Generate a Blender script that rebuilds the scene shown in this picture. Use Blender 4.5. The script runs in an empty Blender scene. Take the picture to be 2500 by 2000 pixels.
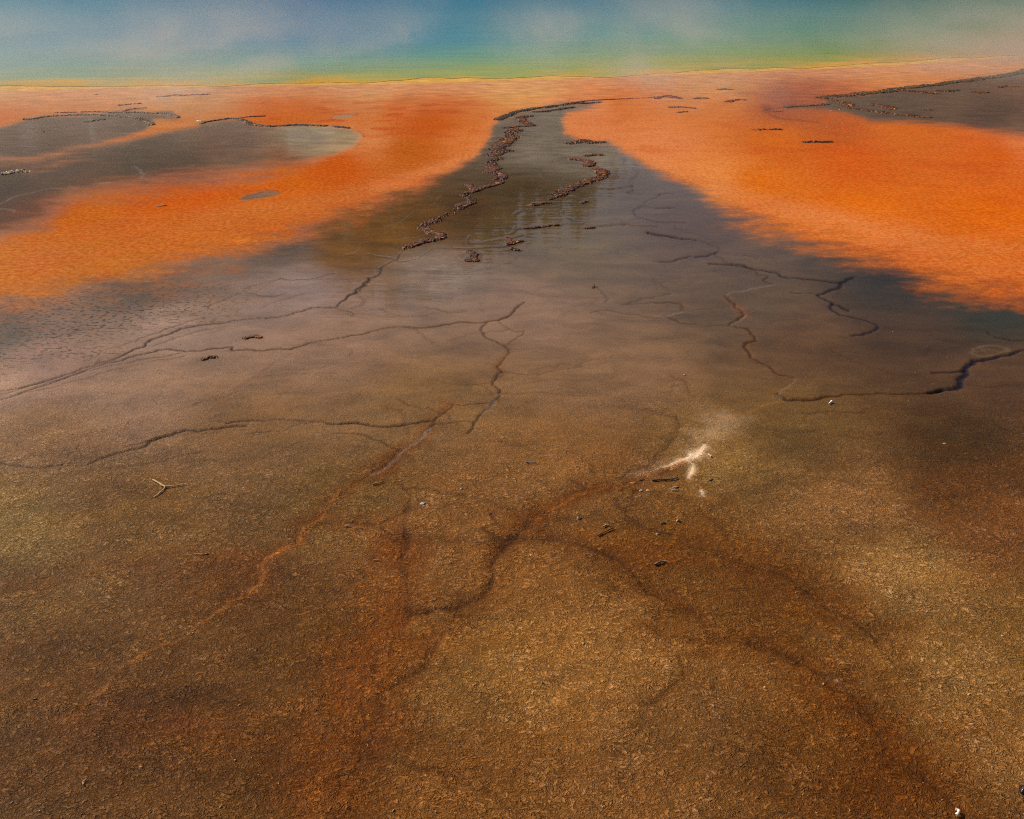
import bpy, bmesh, math, random
import numpy as np
from mathutils import Vector
C = bpy.context.scene
R = math.radians

# ------------------------------------------------------------------ camera
H = 2.2                       # eye height above the mats
F = 2300.0                    # focal length in photo pixels (2500 wide)
TH = math.atan(1060.0 / F)    # pitch below the horizon
cam = bpy.data.cameras.new('camera')
cam.sensor_width = 36.0
cam.lens = 36.0 * F / 2500.0
cam.clip_end = 2000
co = bpy.data.objects.new('camera', cam)
C.collection.objects.link(co)
co.location = (0, 0, H)
co.rotation_euler = (R(90) - TH, 0, 0)
C.camera = co

# ------------------------------------------------------------------ sky and sun
SUN_EL, SUN_AZ = 36.0, -62.0        # azimuth from +Y (view direction), positive to the right
w = bpy.data.worlds.new('World')
C.world = w
w.use_nodes = True
nt = w.node_tree
nt.nodes.clear()
sky = nt.nodes.new('ShaderNodeTexSky')
sky.sky_type = 'NISHITA'
sky.sun_disc = False
sky.sun_elevation = R(SUN_EL)
sky.sun_rotation = R(SUN_AZ)
sky.air_density = 0.8
sky.dust_density = 6.0
sky.ozone_density = 0.6
bg = nt.nodes.new('ShaderNodeBackground')
bg.inputs[1].default_value = 0.08
ow = nt.nodes.new('ShaderNodeOutputWorld')
nt.links.new(sky.outputs[0], bg.inputs[0])
nt.links.new(bg.outputs[0], ow.inputs[0])
sl = bpy.data.lights.new('sun', 'SUN')
sl.energy = 4.2
sl.angle = R(0.5)
sl.color = (1.0, 0.94, 0.86)
so = bpy.data.objects.new('sun', sl)
C.collection.objects.link(so)
sd = Vector((math.sin(R(SUN_AZ)) * math.cos(R(SUN_EL)), math.cos(R(SUN_AZ)) * math.cos(R(SUN_EL)), math.sin(R(SUN_EL))))
so.rotation_euler = sd.to_track_quat('Z', 'Y').to_euler()
C.view_settings.view_transform = 'Standard'
C.view_settings.look = 'None'
C.view_settings.exposure = 0.0
C.view_settings.gamma = 1.0
C.render.engine = 'CYCLES'
C.cycles.use_denoising = False
C.cycles.filter_width = 1.1
C.cycles.max_bounces = 6
C.cycles.volume_bounces = 0
C.cycles.volume_step_rate = 2.0
C.cycles.volume_max_steps = 64

# ------------------------------------------------------------------ survey: photo bearings <-> ground metres
ct, st = math.cos(TH), math.sin(TH)
def at(u, v):
    """ground point (x, y) seen at photo pixel u, v (2500 x 2000)"""
    a = (np.asarray(u, float) - 1250) / F
    b = (np.asarray(v, float) - 1000) / F
    dz = -st - b * ct
    k = -H / dz
    return a * k, (ct - b * st) * k
def bearing(x, y):
    x = np.asarray(x, float); y = np.asarray(y, float)
    d = y * ct + H * st
    b = (H * ct - y * st) / np.maximum(d, .05)
    return 1250 + F * x / np.maximum(d, .05), 1000 + F * b
SC = 2500 / 2156.0
ORI = {1: (0, 0), 2: (800, 0), 3: (1600, 0), 4: (0, 640), 5: (800, 640), 6: (1600, 640), 7: (0, 1280), 8: (800, 1280), 9: (1600, 1280)}
def P(s, k=0):
    """survey string -> n x 2 photo pixels; k is the survey sheet the figures were read on"""
    a = np.array([[float(q) for q in p.split(',')] for p in s.split()])
    if k == 0:
        return a * SC
    return a / 2.39556 + np.array(ORI[k])
def ground_pts(s, k=0):
    p = P(s, k)
    x, y = at(p[:, 0], p[:, 1])
    return np.stack([x, y], 1)

# ------------------------------------------------------------------ numpy noise
def _h(ix, iy, seed):
    n = (ix.astype(np.int64) * 374761393 + iy.astype(np.int64) * 668265263 + seed * 1442695041) & 0xFFFFFFFF
    n = ((n ^ (n >> 13)) * 1274126177) & 0xFFFFFFFF
    n = ((n ^ (n >> 16)) * 2246822519) & 0xFFFFFFFF
    return ((n ^ (n >> 15)) & 0xFFFFFF) / float(0x1000000)
def vnoise(x, y, seed=0):
    ix = np.floor(x); iy = np.floor(y)
    fx = x - ix; fy = y - iy
    fx = fx * fx * (3 - 2 * fx); fy = fy * fy * (3 - 2 * fy)
    a = _h(ix, iy, seed); b = _h(ix + 1, iy, seed); c = _h(ix, iy + 1, seed); d = _h(ix + 1, iy + 1, seed)
    return (a + (b - a) * fx) * (1 - fy) + (c + (d - c) * fx) * fy
def fbm(x, y, seed=0, octv=4, gain=.5):
    s = 0; amp = 1; tot = 0
    for o in range(octv):
        s = s + amp * (vnoise(x * 2 ** o + 17.3 * o, y * 2 ** o - 9.1 * o, seed + o) * 2 - 1)
        tot += amp; amp *= gain
    return s / tot
def sstep(a, b, x):
    t = np.clip((x - a) / (b - a), 0, 1)
    return t * t * (3 - 2 * t)
def lin(c):
    c = np.asarray(c, float) / 255
    return np.where(c <= .04045, c / 12.92, ((c + .055) / 1.055) ** 2.4)
ALB = 1.0           # photo tone -> surface colour at this light
def controls(s):
    rows = [[float(q) for q in r.split(',')] for r in s.split()]
    a = np.array(rows)
    return a[:, :2] * SC, lin(a[:, 2:5]) * ALB
def spread(u, v, ctl, p=3.2, soft=28.0, vs=1.7):
    """colour at bearings u, v blended between survey samples"""
    pts, cols = ctl
    num = np.zeros(u.shape + (3,), np.float32); den = np.zeros(u.shape, np.float32)
    for (pu, pv), c in zip(pts, cols):
        d2 = (u - pu) ** 2 + (vs * (v - pv)) ** 2 + soft ** 2
        wgt = (d2 / 1e4) ** (-p / 2)
        den += wgt
        num += wgt[..., None] * c.astype(np.float32)
    return num / den[..., None]
def sdf(u, v, poly):
    """signed distance (photo pixels, >0 inside)"""
    n = len(poly); d = np.full(u.shape, 1e18); ins = np.zeros(u.shape, bool)
    for i in range(n):
        ax, ay = poly[i]; bx, by = poly[(i + 1) % n]
        ex, ey = bx - ax, by - ay
        t = np.clip(((u - ax) * ex + (v - ay) * ey) / (ex * ex + ey * ey + 1e-9), 0, 1)
        d = np.minimum(d, (u - ax - t * ex) ** 2 + (v - ay - t * ey) ** 2)
        if ay != by:
            ins ^= ((ay > v) != (by > v)) & (u < ex * (v - ay) / ey + ax)
    d = np.sqrt(d)
    return np.where(ins, d, -d)

# ------------------------------------------------------------------ survey data: the mats
SHORE = P('-400,197 0,191 300,185 520,181 700,179 1000,173 1300,161 1500,155 1700,146 1900,136 2156,119 2700,85')
BROWN = P('-700,2400 -700,700 -400,690 -50,668 80,640 180,622 300,588 400,560 520,520 640,480 760,440 860,404 950,366 1008,328 1030,290 1050,256 1100,233 1180,222 1262,214 1240,226 1195,237 1180,256 1188,280 1225,296 1280,297 1310,318 1370,355 1450,392 1500,425 1580,462 1680,505 1780,538 1880,562 1960,592 2060,612 2200,622 2800,700 2800,2400')
POND_A = P('-900,820 -900,750 0,745 150,700 250,682 400,676 560,668 740,640 850,634 780,655 900,660 1040,690 900,695 880,735 850,760 760,790 620,830 500,862 380,880 200,930 -200,960 -900,1000', 1)
POND_B = P('-900,930 -200,950 200,930 400,880 620,845 800,805 950,775 1150,745 1180,722 1300,698 1400,695 1470,732 1600,742 1750,735 1900,740 2030,755 2110,790 2122,812 2060,860 1950,905 1700,975 1400,1015 1000,1050 850,1085 600,1115 420,1150 330,1230 250,1300 0,1370 -900,1500', 1)
MUD = P('760,626 880,612 1000,606 990,572 1120,560 1300,540 1650,492 1900,458 2156,415 3300,250 3300,800 2156,790 2000,770 1800,738 1500,716 1250,706 1150,672 1000,640 860,634', 3)
OVALS = [P('1395,1168 1430,1140 1520,1115 1600,1112 1642,1130 1600,1150 1500,1170 1440,1176', 1), P('1935,690 1980,672 2080,664 2060,682 1990,697', 1), P('900,655 1010,652 1040,680 930,672', 1)]
HOTOVAL = P('1320,1412 1360,1398 1430,1396 1455,1410 1420,1426 1350,1428', 1)

K_BROWN = controls('0,700,74,60,47 -300,740,74,60,47 300,620,74,60,47 600,520,74,60,47 820,425,100,64,7 100,760,132,98,80 0,805,151,114,88 350,680,142,111,91 650,600,134,110,99 900,560,128,108,93 1200,520,100,79,45 1450,480,81,55,34 1100,650,127,96,71 700,700,135,101,75 300,830,138,103,75 100,900,133,94,53 500,900,122,85,44 900,850,123,88,46 1300,780,126,93,62 1550,650,85,64,40 1700,720,91,63,37 1900,720,69,47,28 2100,650,44,43,30 1880,600,47,38,24 2100,800,84,57,34 1650,900,108,78,37 2000,930,68,46,19 1800,1050,137,94,48 1500,960,133,97,46 2100,1120,131,82,38 2000,1030,103,63,23 1300,1000,132,86,37 1100,1000,139,94,45 700,1050,116,82,32 300,1080,119,81,30 0,1100,137,104,47 0,1250,116,81,30 500,1250,105,63,14 300,1500,90,53,10 100,1400,106,66,16 600,1600,95,57,10 700,1350,95,58,10 1000,1400,150,103,44 1250,1380,159,108,49 1100,1200,142,92,37 900,1150,139,91,39 1400,1150,126,80,23 1600,1250,120,76,24 1450,1500,129,86,39 1000,1650,125,79,29 1300,1680,133,87,39 1700,1550,117,71,22 2000,1400,157,113,56 1900,1200,158,114,58 2100,1600,142,98,48 2156,1300,130,91,41 2600,1000,109,75,33 2600,1500,127,87,39 1850,1650,100,56,12 -400,1100,114,85,36 -400,1600,90,59,15 1000,1900,111,74,28 1130,250,129,115,97 1130,310,129,115,97 1250,330,129,115,97 1100,400,75,55,20 1200,410,82,64,32 1000,450,75,49,14 800,500,105,67,7 720,535,105,67,7 1060,480,85,64,28 1350,390,80,55,33 1260,296,129,115,97 1180,280,129,115,97 870,470,100,64,7')  # pale points at the channel head paint a silvery reflection into the floor
K_ORANGE = controls('-300,210,186,131,82 0,200,188,135,86 400,200,190,133,81 800,190,197,137,80 1100,185,203,145,77 1500,180,201,131,64 1900,150,196,122,61 2156,130,196,122,61 2500,110,196,122,61 0,230,188,118,71 600,240,188,97,27 900,262,180,83,18 840,225,192,104,44 770,290,196,124,72 860,315,174,89,17 700,350,183,82,8 1000,295,196,114,55 400,420,190,88,8 100,470,183,93,9 600,400,191,96,10 0,540,185,102,19 200,565,179,104,22 450,490,185,98,17 -400,560,185,102,19 1250,250,200,120,72 1500,230,197,114,49 1400,300,208,127,76 1660,222,150,74,41 1700,235,162,82,36 1760,262,176,85,25 1650,290,196,101,27 1800,340,197,89,17 2100,330,196,91,17 1600,380,205,107,20 1800,450,211,107,13 2100,450,207,101,10 2000,560,197,99,13 2156,580,197,94,10 1500,372,211,132,67 2156,300,206,114,62 1900,280,196,101,27 1300,206,196,108,39 2700,450,207,101,10')
K_GREY = controls('0,310,94,71,51 200,270,105,80,61 100,350,80,57,38 330,345,73,47,22 0,400,62,39,16 200,400,87,55,28 500,300,101,71,49 50,440,88,42,7 600,340,128,78,39 -300,350,87,64,41 1750,215,90,68,43 2000,210,94,68,42 2150,180,101,68,43 2100,240,80,55,33 1900,245,85,64,43 2150,275,105,74,51 2600,250,87,61,38 650,290,136,118,92 745,300,176,146,104 715,328,170,138,96 725,276,160,138,104 0,385,62,48,24 310,352,66,52,28')  # pond points carry painted reflections: grey steam and sky, dark trees
WATER_U = [-400, 0, 300, 640, 950, 1250, 1500, 1750, 1950, 2156, 2600]
WATER_T = [0., .04, .11, .26, .52, .92, 1.3]      # from the shore outwards
WATER = [
 '200,150,60 204,154,62 204,152,52 206,154,34 206,154,40 206,154,36 208,154,40 206,148,30 206,142,40 204,134,50 200,126,46',
 '176,160,104 178,160,106 178,160,98 180,156,74 180,158,80 178,154,72 188,154,76 174,146,50 192,140,60 196,132,64 192,124,58',
 '142,158,124 146,160,126 142,158,118 146,156,92 148,158,92 150,156,78 160,154,70 138,142,50 164,136,50 184,128,54 182,120,48',
 '108,152,148 108,154,150 102,152,146 96,148,140 106,152,128 114,152,110 120,148,92 98,134,66 128,132,58 164,122,58 168,116,54',
 '70,142,164 72,142,164 62,134,162 52,122,158 58,132,152 68,140,140 70,138,120 52,124,100 60,120,78 110,116,64 130,110,60',
 '40,132,160 40,132,160 34,124,158 22,106,150 28,118,148 38,120,146 38,120,138 30,112,120 32,108,98 42,106,82 50,102,76',
 '32,118,152 32,118,152 28,110,150 20,92,142 24,106,140 32,104,138 32,104,130 26,100,110 28,98,88 38,96,74 44,92,70']

# cracks: (sheet, kind, half width m, strength, trace)
CRACKS = [
 (4,'d',.016,1,'2156,90 2130,130 2090,180 2030,205 2010,225 1970,262 1900,262 1830,265 1750,290 1700,305 1640,318 1560,325 1450,333 1350,345 1250,360 1150,372 1060,388 990,420 930,438 880,455 850,490 780,510 730,540 650,572 590,585 520,610 440,640 350,670 260,695 170,720 80,742 -100,760'),
 (2,'d',.016,.9,'460,1450 420,1490 330,1550 310,1570 290,1610 240,1640 210,1655 230,1670 190,1700 150,1715 125,1725'),
 (2,'d',.014,.7,'240,1490 300,1500 420,1530 500,1520 560,1490 600,1470 620,1455 700,1450 900,1450 1050,1440 1070,1425 1060,1395'),
 (4,'d',.016,1,'2156,412 2050,430 1950,450 1850,465 1780,485 1700,510 1640,505 1560,515 1500,518 1440,510 1360,515 1360,495 1280,503 1180,517 1090,523 1000,510 930,513 850,535 780,550 700,578 620,590 560,610 480,640 400,670 320,700 240,725 150,755 60,790 -100,830'),
 (5,'d',.013,.9,'0,452 100,435 200,420 300,395 340,385 410,376 480,380 590,380 680,365 770,350 860,355 930,350 1000,340 1060,315 1100,270 1150,235'),
 (4,'d',.009,.8,'-60,785 0,775 100,750 200,715 330,690 450,650 560,625 650,605 750,590 900,555 1000,545 1060,530'),
 (4,'d',.008,.7,'-60,812 60,790 200,755 300,735 420,700 520,680 650,630 760,610 850,590 960,570 1080,548'),
 (4,'d',.009,.7,'1200,320 1100,345 1040,370 960,395 880,425 800,460 700,490 620,510 560,555 500,580'),
 (4,'d',.010,.8,'1960,65 1800,100 1640,95 1580,115 1500,130 1430,160 1410,185 1340,205 1280,235 1230,250 1220,265'),
 (4,'d',.008,.6,'1500,130 1440,180 1530,200 1600,205 1680,180'),
 (4,'d',.006,.5,'1530,270 1640,222 1720,200 1780,185'),
 (4,'d',.006,.6,'1970,275 2010,280 2070,300 2050,315'),
 (4,'d',.006,.5,'1450,360 1350,375 1200,395 1100,420 1000,450 900,490'),
 (4,'d',.015,1,'2156,945 2080,940 1960,945 1900,935 1830,935 1740,925 1600,922 1480,925 1400,932 1330,940'),
 (4,'d',.011,.8,'1830,935 1760,945 1700,965 1650,990 1580,992 1500,998 1440,1005'),
 (4,'d',.020,1,'1440,955 1350,962 1250,975 1160,988 1090,982 1030,995 960,1020 880,1045 850,1075 760,1095 680,1115 600,1145 540,1175 470,1190 400,1190 330,1195 250,1203 150,1200 80,1190 -100,1170'),
 (4,'d',.012,.8,'960,1020 850,1050 730,1078'),
 (4,'d',.010,.5,'1200,1105 1050,1130 900,1165 760,1190 620,1200'),
 (4,'d',.012,.6,'0,1240 100,1245 200,1230 60,1290 -100,1310'),
 (5,'d',.016,.9,'-4,946 80,945 150,938 220,948 350,960 450,950 520,940 600,925'),
 (5,'d',.012,.6,'0,1000 120,1000 200,1005 260,1035 340,1060 400,1090 430,1100'),
 (4,'s',.010,.35,'1080,705 1120,690 1180,680 1250,660 1300,632'),
 (4,'k',.03,.35,'1700,540 1600,590 1520,660 1400,730 1250,790 1130,830'),
 (4,'k',.03,.3,'1930,600 1800,650 1640,660 1540,665'),
 (5,'d',.014,.75,'930,350 905,375 895,400 915,430 970,460 1040,490 1060,510 1040,550 1020,580 990,610 1020,640 990,670 965,695 965,720 1010,745 1010,770 970,810 960,840 910,880 870,930 840,980 820,1000'),
 (5,'g',.03,.5,'1040,490 1060,510 1040,550 1020,580 990,610 1020,640 990,670'),
 (5,'s',.012,.5,'1010,765 970,800 955,840 900,885'),
 (5,'d',.008,.6,'1060,315 1000,345 1100,410 1150,400 1060,480'),
 (5,'d',.012,.7,'940,820 880,830 790,838 730,828 710,860 670,885 630,915 600,965 570,1000'),
 (5,'d',.008,.5,'620,945 700,940 780,930 850,935'),
 (5,'k',.010,.4,'820,1045 950,1048 1100,1045 1220,1048'),
 (5,'d',.010,.5,'1020,640 1100,650 1250,655 1300,640 1400,630 1500,605'),
 (5,'k',.02,.35,'1000,740 1100,720 1250,690 1500,690 1700,710 1850,730 2000,780'),
 (5,'g',.05,.5,'710,830 600,950 540,1040 460,1090 400,1160 290,1240'),
 (5,'g',.07,.7,'430,1090 350,1180 250,1245 130,1310 20,1390 -40,1480'),
 (5,'s',.012,.75,'600,965 570,1000 545,1030 510,1060 460,1090 435,1110 410,1150 360,1190 290,1230 250,1245'),
 (7,'g',.05,.75,'1870,-40 1780,-10 1750,20 1750,90 1690,125 1640,160 1560,195 1530,240 1540,300 1510,360 1440,420 1370,440'),
 (4,'o',.016,.7,'2060,1290 1990,1340 1930,1400 1900,1460 1860,1510 1780,1550 1750,1620 1750,1650 1680,1680 1600,1720'),
 (7,'o',.016,.9,'1690,125 1640,160 1560,195 1530,240 1540,300 1510,360 1440,420 1370,440 1320,490 1240,540 1170,580 1100,650 1050,685 960,710 880,745 800,790 720,830 660,900 620,980 580,1000'),
 (7,'o',.025,.45,'580,1000 500,1060 450,1130 400,1150 340,1170'),
 (5,'g',.06,.85,'2000,1210 1930,1240 1850,1260 1780,1290 1700,1310 1600,1325 1520,1335 1440,1370 1380,1410 1300,1450 1260,1460 1200,1490 1150,1540 1080,1590 1020,1650 980,1700'),
 (5,'o',.016,.9,'2060,1175 1930,1225 1850,1262 1780,1290 1700,1310 1600,1325 1520,1335 1440,1370 1380,1410 1300,1450'),
 (8,'k',.05,.8,'1170,0 1100,70 1030,140 990,190 960,250 970,320 930,400 870,440 760,490 680,490 590,510 480,510'),
 (8,'g',.11,.5,'1170,0 1100,70 1030,140 990,190 960,250 970,320 930,400 870,440 760,490 740,560 680,640 590,740 540,850 420,900'),
 (8,'k',.025,.8,'760,490 680,492 620,495 590,512 500,510'),
 (8,'k',.04,.6,'960,-60 1000,0 910,20 960,60 1030,100 1060,110'),
 (8,'k',.03,.7,'440,0 470,130 440,260 470,350 480,450 480,540 430,620 400,680 330,720 270,770 280,820 270,900 300,960 320,1050 310,1130 260,1240 200,1380 120,1500 20,1600'),
 (8,'g',.16,.7,'430,150 400,280 440,380 420,520 360,650 240,760 200,900 200,1050 220,1200 150,1350 60,1480 -60,1600'),
 (8,'e',.13,.75,'400,120 380,260 400,400 400,560 330,680 230,790 190,900 220,1050 240,1130 170,1260 100,1360 40,1480 -60,1560'),
 (5,'k',.03,.7,'250,1260 350,1280 430,1300 490,1370 470,1450 460,1560 480,1640 450,1720'),
 (5,'k',.028,.7,'470,1450 370,1500 280,1530 150,1520 0,1520 -60,1530'),
 (5,'k',.025,.6,'280,1530 330,1560 370,1610 450,1650'),
 (5,'g',.10,.5,'-60,1500 150,1520 330,1560 440,1640 440,1720'),
 (8,'k',.07,.75,'1250,90 1350,105 1450,115 1560,150 1650,180 1730,215 1800,290 1860,380 1940,430 2050,480 2156,510'),
 (8,'g',.12,.5,'1130,-40 1350,90 1560,150 1730,215 1860,380 2050,480'),
 (9,'g',.14,.65,'100,650 300,700 500,690 700,750 850,810 960,870 1080,930 1140,980 1230,1060 1290,1150 1330,1250 1400,1340 1500,1430 1620,1510 1720,1600 1800,1700'),
 (9,'k',.05,.75,'560,690 700,740 780,770 850,812 900,830 960,865 1000,890'),
 (9,'k',.11,.75,'1080,930 1200,1080 1280,1180 1340,1290 1400,1360 1500,1440 1620,1510 1720,1600 1800,1720'),
 (9,'e',.08,.6,'1100,1000 1200,1090 1290,1200 1330,1280'),
 (9,'p',.008,.7,'1010,885 1040,905 1070,915 1080,930 1110,945'),
 (9,'g',.20,.6,'150,150 300,150 420,165 560,235 760,290 900,400 1000,480 1150,570 1280,670 1340,760 1420,850'),
 (9,'k',.12,.5,'350,180 560,240 760,300 900,400 1000,490 1180,590 1300,690'),
 (8,'k',.04,.4,'380,950 450,900 560,860 640,700'),
 (8,'k',.03,.4,'450,1450 650,1440 900,1430 1000,1500 950,1430'),
 (8,'k',.05,.5,'2060,760 2080,850 2040,930 1950,1010 1850,1060'),
 (8,'k',.04,.45,'200,1330 420,1380 600,1440 800,1480 960,1570'),
 (7,'g',.12,.45,'100,380 300,290 600,230 900,240 1200,230 1450,250'),
 (7,'g',.12,.45,'450,1130 700,1140 900,1150 1150,1190 1450,1200'),
 (7,'e',.10,.25,'1000,1160 1200,1190 1420,1200'),
 (6,'b',.020,1,'320,10 400,15 500,15 560,35 640,50 710,62 740,85 850,95 950,105 1030,118 1085,122 1120,100 1160,90'),
 (6,'b',.018,1,'1085,125 1070,155 1010,172 950,195 990,215 1040,240 1100,270 1130,285'),
 (6,'b',.015,.9,'1040,240 1040,285 1080,310 1160,325 1230,340 1290,365 1300,390 1260,410 1150,430'),
 (6,'b',.013,.8,'950,190 880,180 790,178'),
 (3,'b',.020,1,'-40,1360 0,1372 60,1380 140,1392 220,1400 300,1420 370,1450 350,1480 300,1500 200,1500 100,1530 0,1530'),
 (3,'b',.012,.8,'350,1480 420,1490 530,1495 600,1510'),
 (3,'b',.02,.4,'350,1480 400,1520 480,1560 540,1565'),
 (3,'b',.010,.6,'0,1140 60,1130 110,1128'),
 (3,'b',.010,.6,'0,1220 90,1215'),
 (3,'b',.012,.5,'110,1320 120,1340 200,1365 290,1385 330,1430'),
 (6,'d',.014,.85,'520,15 580,50 600,75 660,80 630,110 690,130'),
 (6,'s',.010,.45,'690,130 600,150 540,165 450,175 415,200'),
 (6,'d',.020,.85,'415,200 440,230 470,270 520,310 490,340 440,370 540,390 560,420 590,460 540,470 520,495 550,530 560,560 620,590 690,630 730,660 820,675'),
 (6,'s',.009,.5,'530,310 500,340 440,370'),
 (6,'s',.008,.5,'820,675 800,710 750,740 720,770 740,800'),
 (6,'e',.05,.5,'420,210 450,240 500,290 520,320'),
 (6,'e',.04,.3,'550,410 570,450 530,490 560,560'),
 (6,'d',.020,1,'720,770 760,805 880,805 1000,785 1100,772 1250,770 1380,770 1500,768 1600,765 1680,745'),
 (6,'b',.026,1,'1600,765 1680,745 1760,740 1790,700 1825,650 1820,625 1850,595 1870,575 1950,565 2050,545 2156,515 2260,490'),
 (6,'b',.016,.9,'1815,628 1720,645 1620,648'),
 (6,'b',.018,.9,'1940,410 1990,440 2080,458 2156,460 2300,470'),
 (6,'p',.006,.6,'1845,530 1860,510 1900,495 2000,490 2060,505 2065,520 2000,540 1900,552 1845,530'),
 (6,'p',.015,.3,'1890,520 1940,510 1990,520'),
 (6,'d',.009,.6,'0,240 90,235 150,250 160,290'),
 (6,'s',.008,.6,'160,290 100,310 60,320 0,315'),
 (6,'d',.012,.55,'60,320 150,360 300,375 440,375'),
 (5,'d',.008,.5,'1540,300 1640,280 1700,295 1850,320 1990,320 2050,350'),
 (5,'d',.008,.5,'1560,130 1620,190 1625,240'),
 (5,'d',.008,.45,'1720,250 1900,235 2060,240 2080,285'),
 (5,'k',.03,.4,'1900,100 1950,130 2000,180 1970,210'),
 (6,'k',.02,.4,'0,460 150,475 300,470 440,475'),
 (6,'k',.018,.35,'150,575 300,545 460,560'),
 (6,'o',.012,.55,'760,805 680,830 600,850 540,880 450,905 380,915'),
 (6,'p',.09,.6,'400,915 360,960 320,1000 290,1050 270,1090'),
 (6,'p',.055,.5,'270,1085 190,1150 100,1175 0,1205 -100,1240'),
 (6,'w',.022,1,'285,1068 270,1085 240,1120 190,1150'),
 (6,'w',.016,.9,'200,1130 190,1150 210,1175 215,1200 212,1225 200,1245 190,1262'),
 (6,'o',.04,.7,'190,1165 120,1180 60,1200 0,1215 -80,1245'),
 (6,'o',.03,.8,'215,1240 190,1270 160,1290 130,1312'),
 (6,'w',.014,.8,'190,1150 120,1168 40,1196 -30,1222'),
 (6,'e',.02,.6,'290,1075 260,1120 235,1140'),
 (6,'w',.008,.8,'262,1340 270,1360 278,1372'),
 (6,'o',.03,.5,'240,1350 280,1380 340,1390 420,1420'),
 (6,'k',.05,.5,'0,1370 100,1380 200,1430 330,1500 400,1560 430,1640'),
 (6,'k',.12,.5,'1300,880 1420,960 1560,1020 1700,1080 1850,1150 2000,1180 2156,1220'),
 (6,'k',.14,.35,'1200,840 1400,840 1600,870'),
 (5,'k',.05,.45,'2040,900 2060,960 2000,1060 1900,1180 1700,1270 1540,1300'),
 (5,'k',.05,.6,'1430,1280 1490,1300 1530,1330'),
 (5,'k',.04,.5,'1760,1390 1800,1330 1950,1350 2080,1380 2156,1430'),
 (5,'k',.05,.5,'1700,1390 1750,1490 1850,1560 2000,1600'),
 (2,'d',.014,.9,'1075,1362 1095,1335 1150,1335 1230,1330 1300,1320 1380,1310 1510,1305 1540,1330 1650,1315 1740,1310 1850,1322 1930,1328'),
 (2,'d',.014,.8,'830,1380 830,1425 920,1415 1000,1400 1060,1395 1140,1375'),
 (2,'d',.012,.8,'1780,1085 1650,1100 1520,1100'),
 (2,'b',.010,.6,'1785,980 1785,1040 1780,1085 1785,1112 1750,1125'),
 (2,'b',.011,.8,'1750,1125 1850,1138 1940,1140 2040,1128'),
 (2,'b',.012,.7,'1940,1140 1900,1165 1850,1185 1860,1200 1820,1215 1860,1215 1940,1220 2030,1215'),
 (2,'b',.013,.8,'1820,1215 1790,1240 1800,1265 1850,1280 1900,1295 1980,1305 2090,1305'),
 (2,'b',.02,.95,'1870,1360 1960,1375 2020,1390 2156,1405'),
 (2,'b',.012,.4,'1360,1200 1450,1290 1500,1300'),
 (2,'b',.009,.5,'1090,1255 1200,1220 1300,1205 1390,1210'),
 (2,'k',.02,.4,'1560,1350 1600,1410 1690,1450 1700,1490 1750,1520 1850,1560 1900,1620 1930,1700'),
 (2,'d',.008,.6,'1125,1495 1090,1525 1000,1555 920,1570 870,1580 820,1592'),
 (2,'d',.008,.5,'700,1520 760,1522 830,1525'),
 (2,'d',.007,.4,'80,1630 160,1628'),
 (2,'s',.012,.5,'660,1140 580,1210 500,1240 430,1290 330,1330'),
 (2,'s',.012,.6,'580,1370 500,1390 420,1400 330,1400 250,1410 200,1420 170,1470 90,1490'),
 (2,'s',.010,.4,'400,1310 350,1350 290,1390'),
 (2,'d',.012,.5,'0,1540 80,1500 170,1490 240,1440 200,1420'),
 (2,'b',.014,.35,'1720,950 1690,900 1660,870'),
 (1,'s',.014,.85,'-60,1205 0,1190 60,1160 150,1135 250,1110 330,1100 440,1105 500,1090 560,1075 640,1070'),
 (1,'s',.014,.8,'770,970 810,990 850,1020 815,1042 900,1045'),
 (1,'s',.012,.6,'0,1220 40,1225 80,1230 85,1240'),
 (1,'d',.02,.6,'0,770 120,770 250,755 380,742 450,730'),
 (1,'r',.014,.6,'885,748 980,758 1060,752 1140,742 1190,722'),
 (1,'r',.012,.4,'0,725 70,715 150,700'),
 (1,'k',.03,.35,'0,985 100,975 250,955 400,910 650,900 880,880 1050,865'),
 (1,'d',.014,.8,'1400,1166 1440,1150 1500,1135 1540,1122'),
 (1,'d',.012,.7,'1560,1113 1620,1118 1640,1132'),
 (1,'r',.016,.6,'1935,690 1980,674 2090,660 2105,660'),
 (1,'r',.014,.5,'2030,752 2090,762 2122,790 2130,812 2090,850'),
 (1,'p',.03,.35,'350,1155 430,1146 510,1142'),
 (1,'p',.03,.3,'1040,985 1090,975 1130,968'),
 (3,'r',.02,.8,'810,600 870,592 980,585'),
 (3,'b',.05,.45,'640,645 700,635 790,628'),
 (3,'b',.10,.3,'640,610 660,650 720,690 850,705 950,715'),
]
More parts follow.
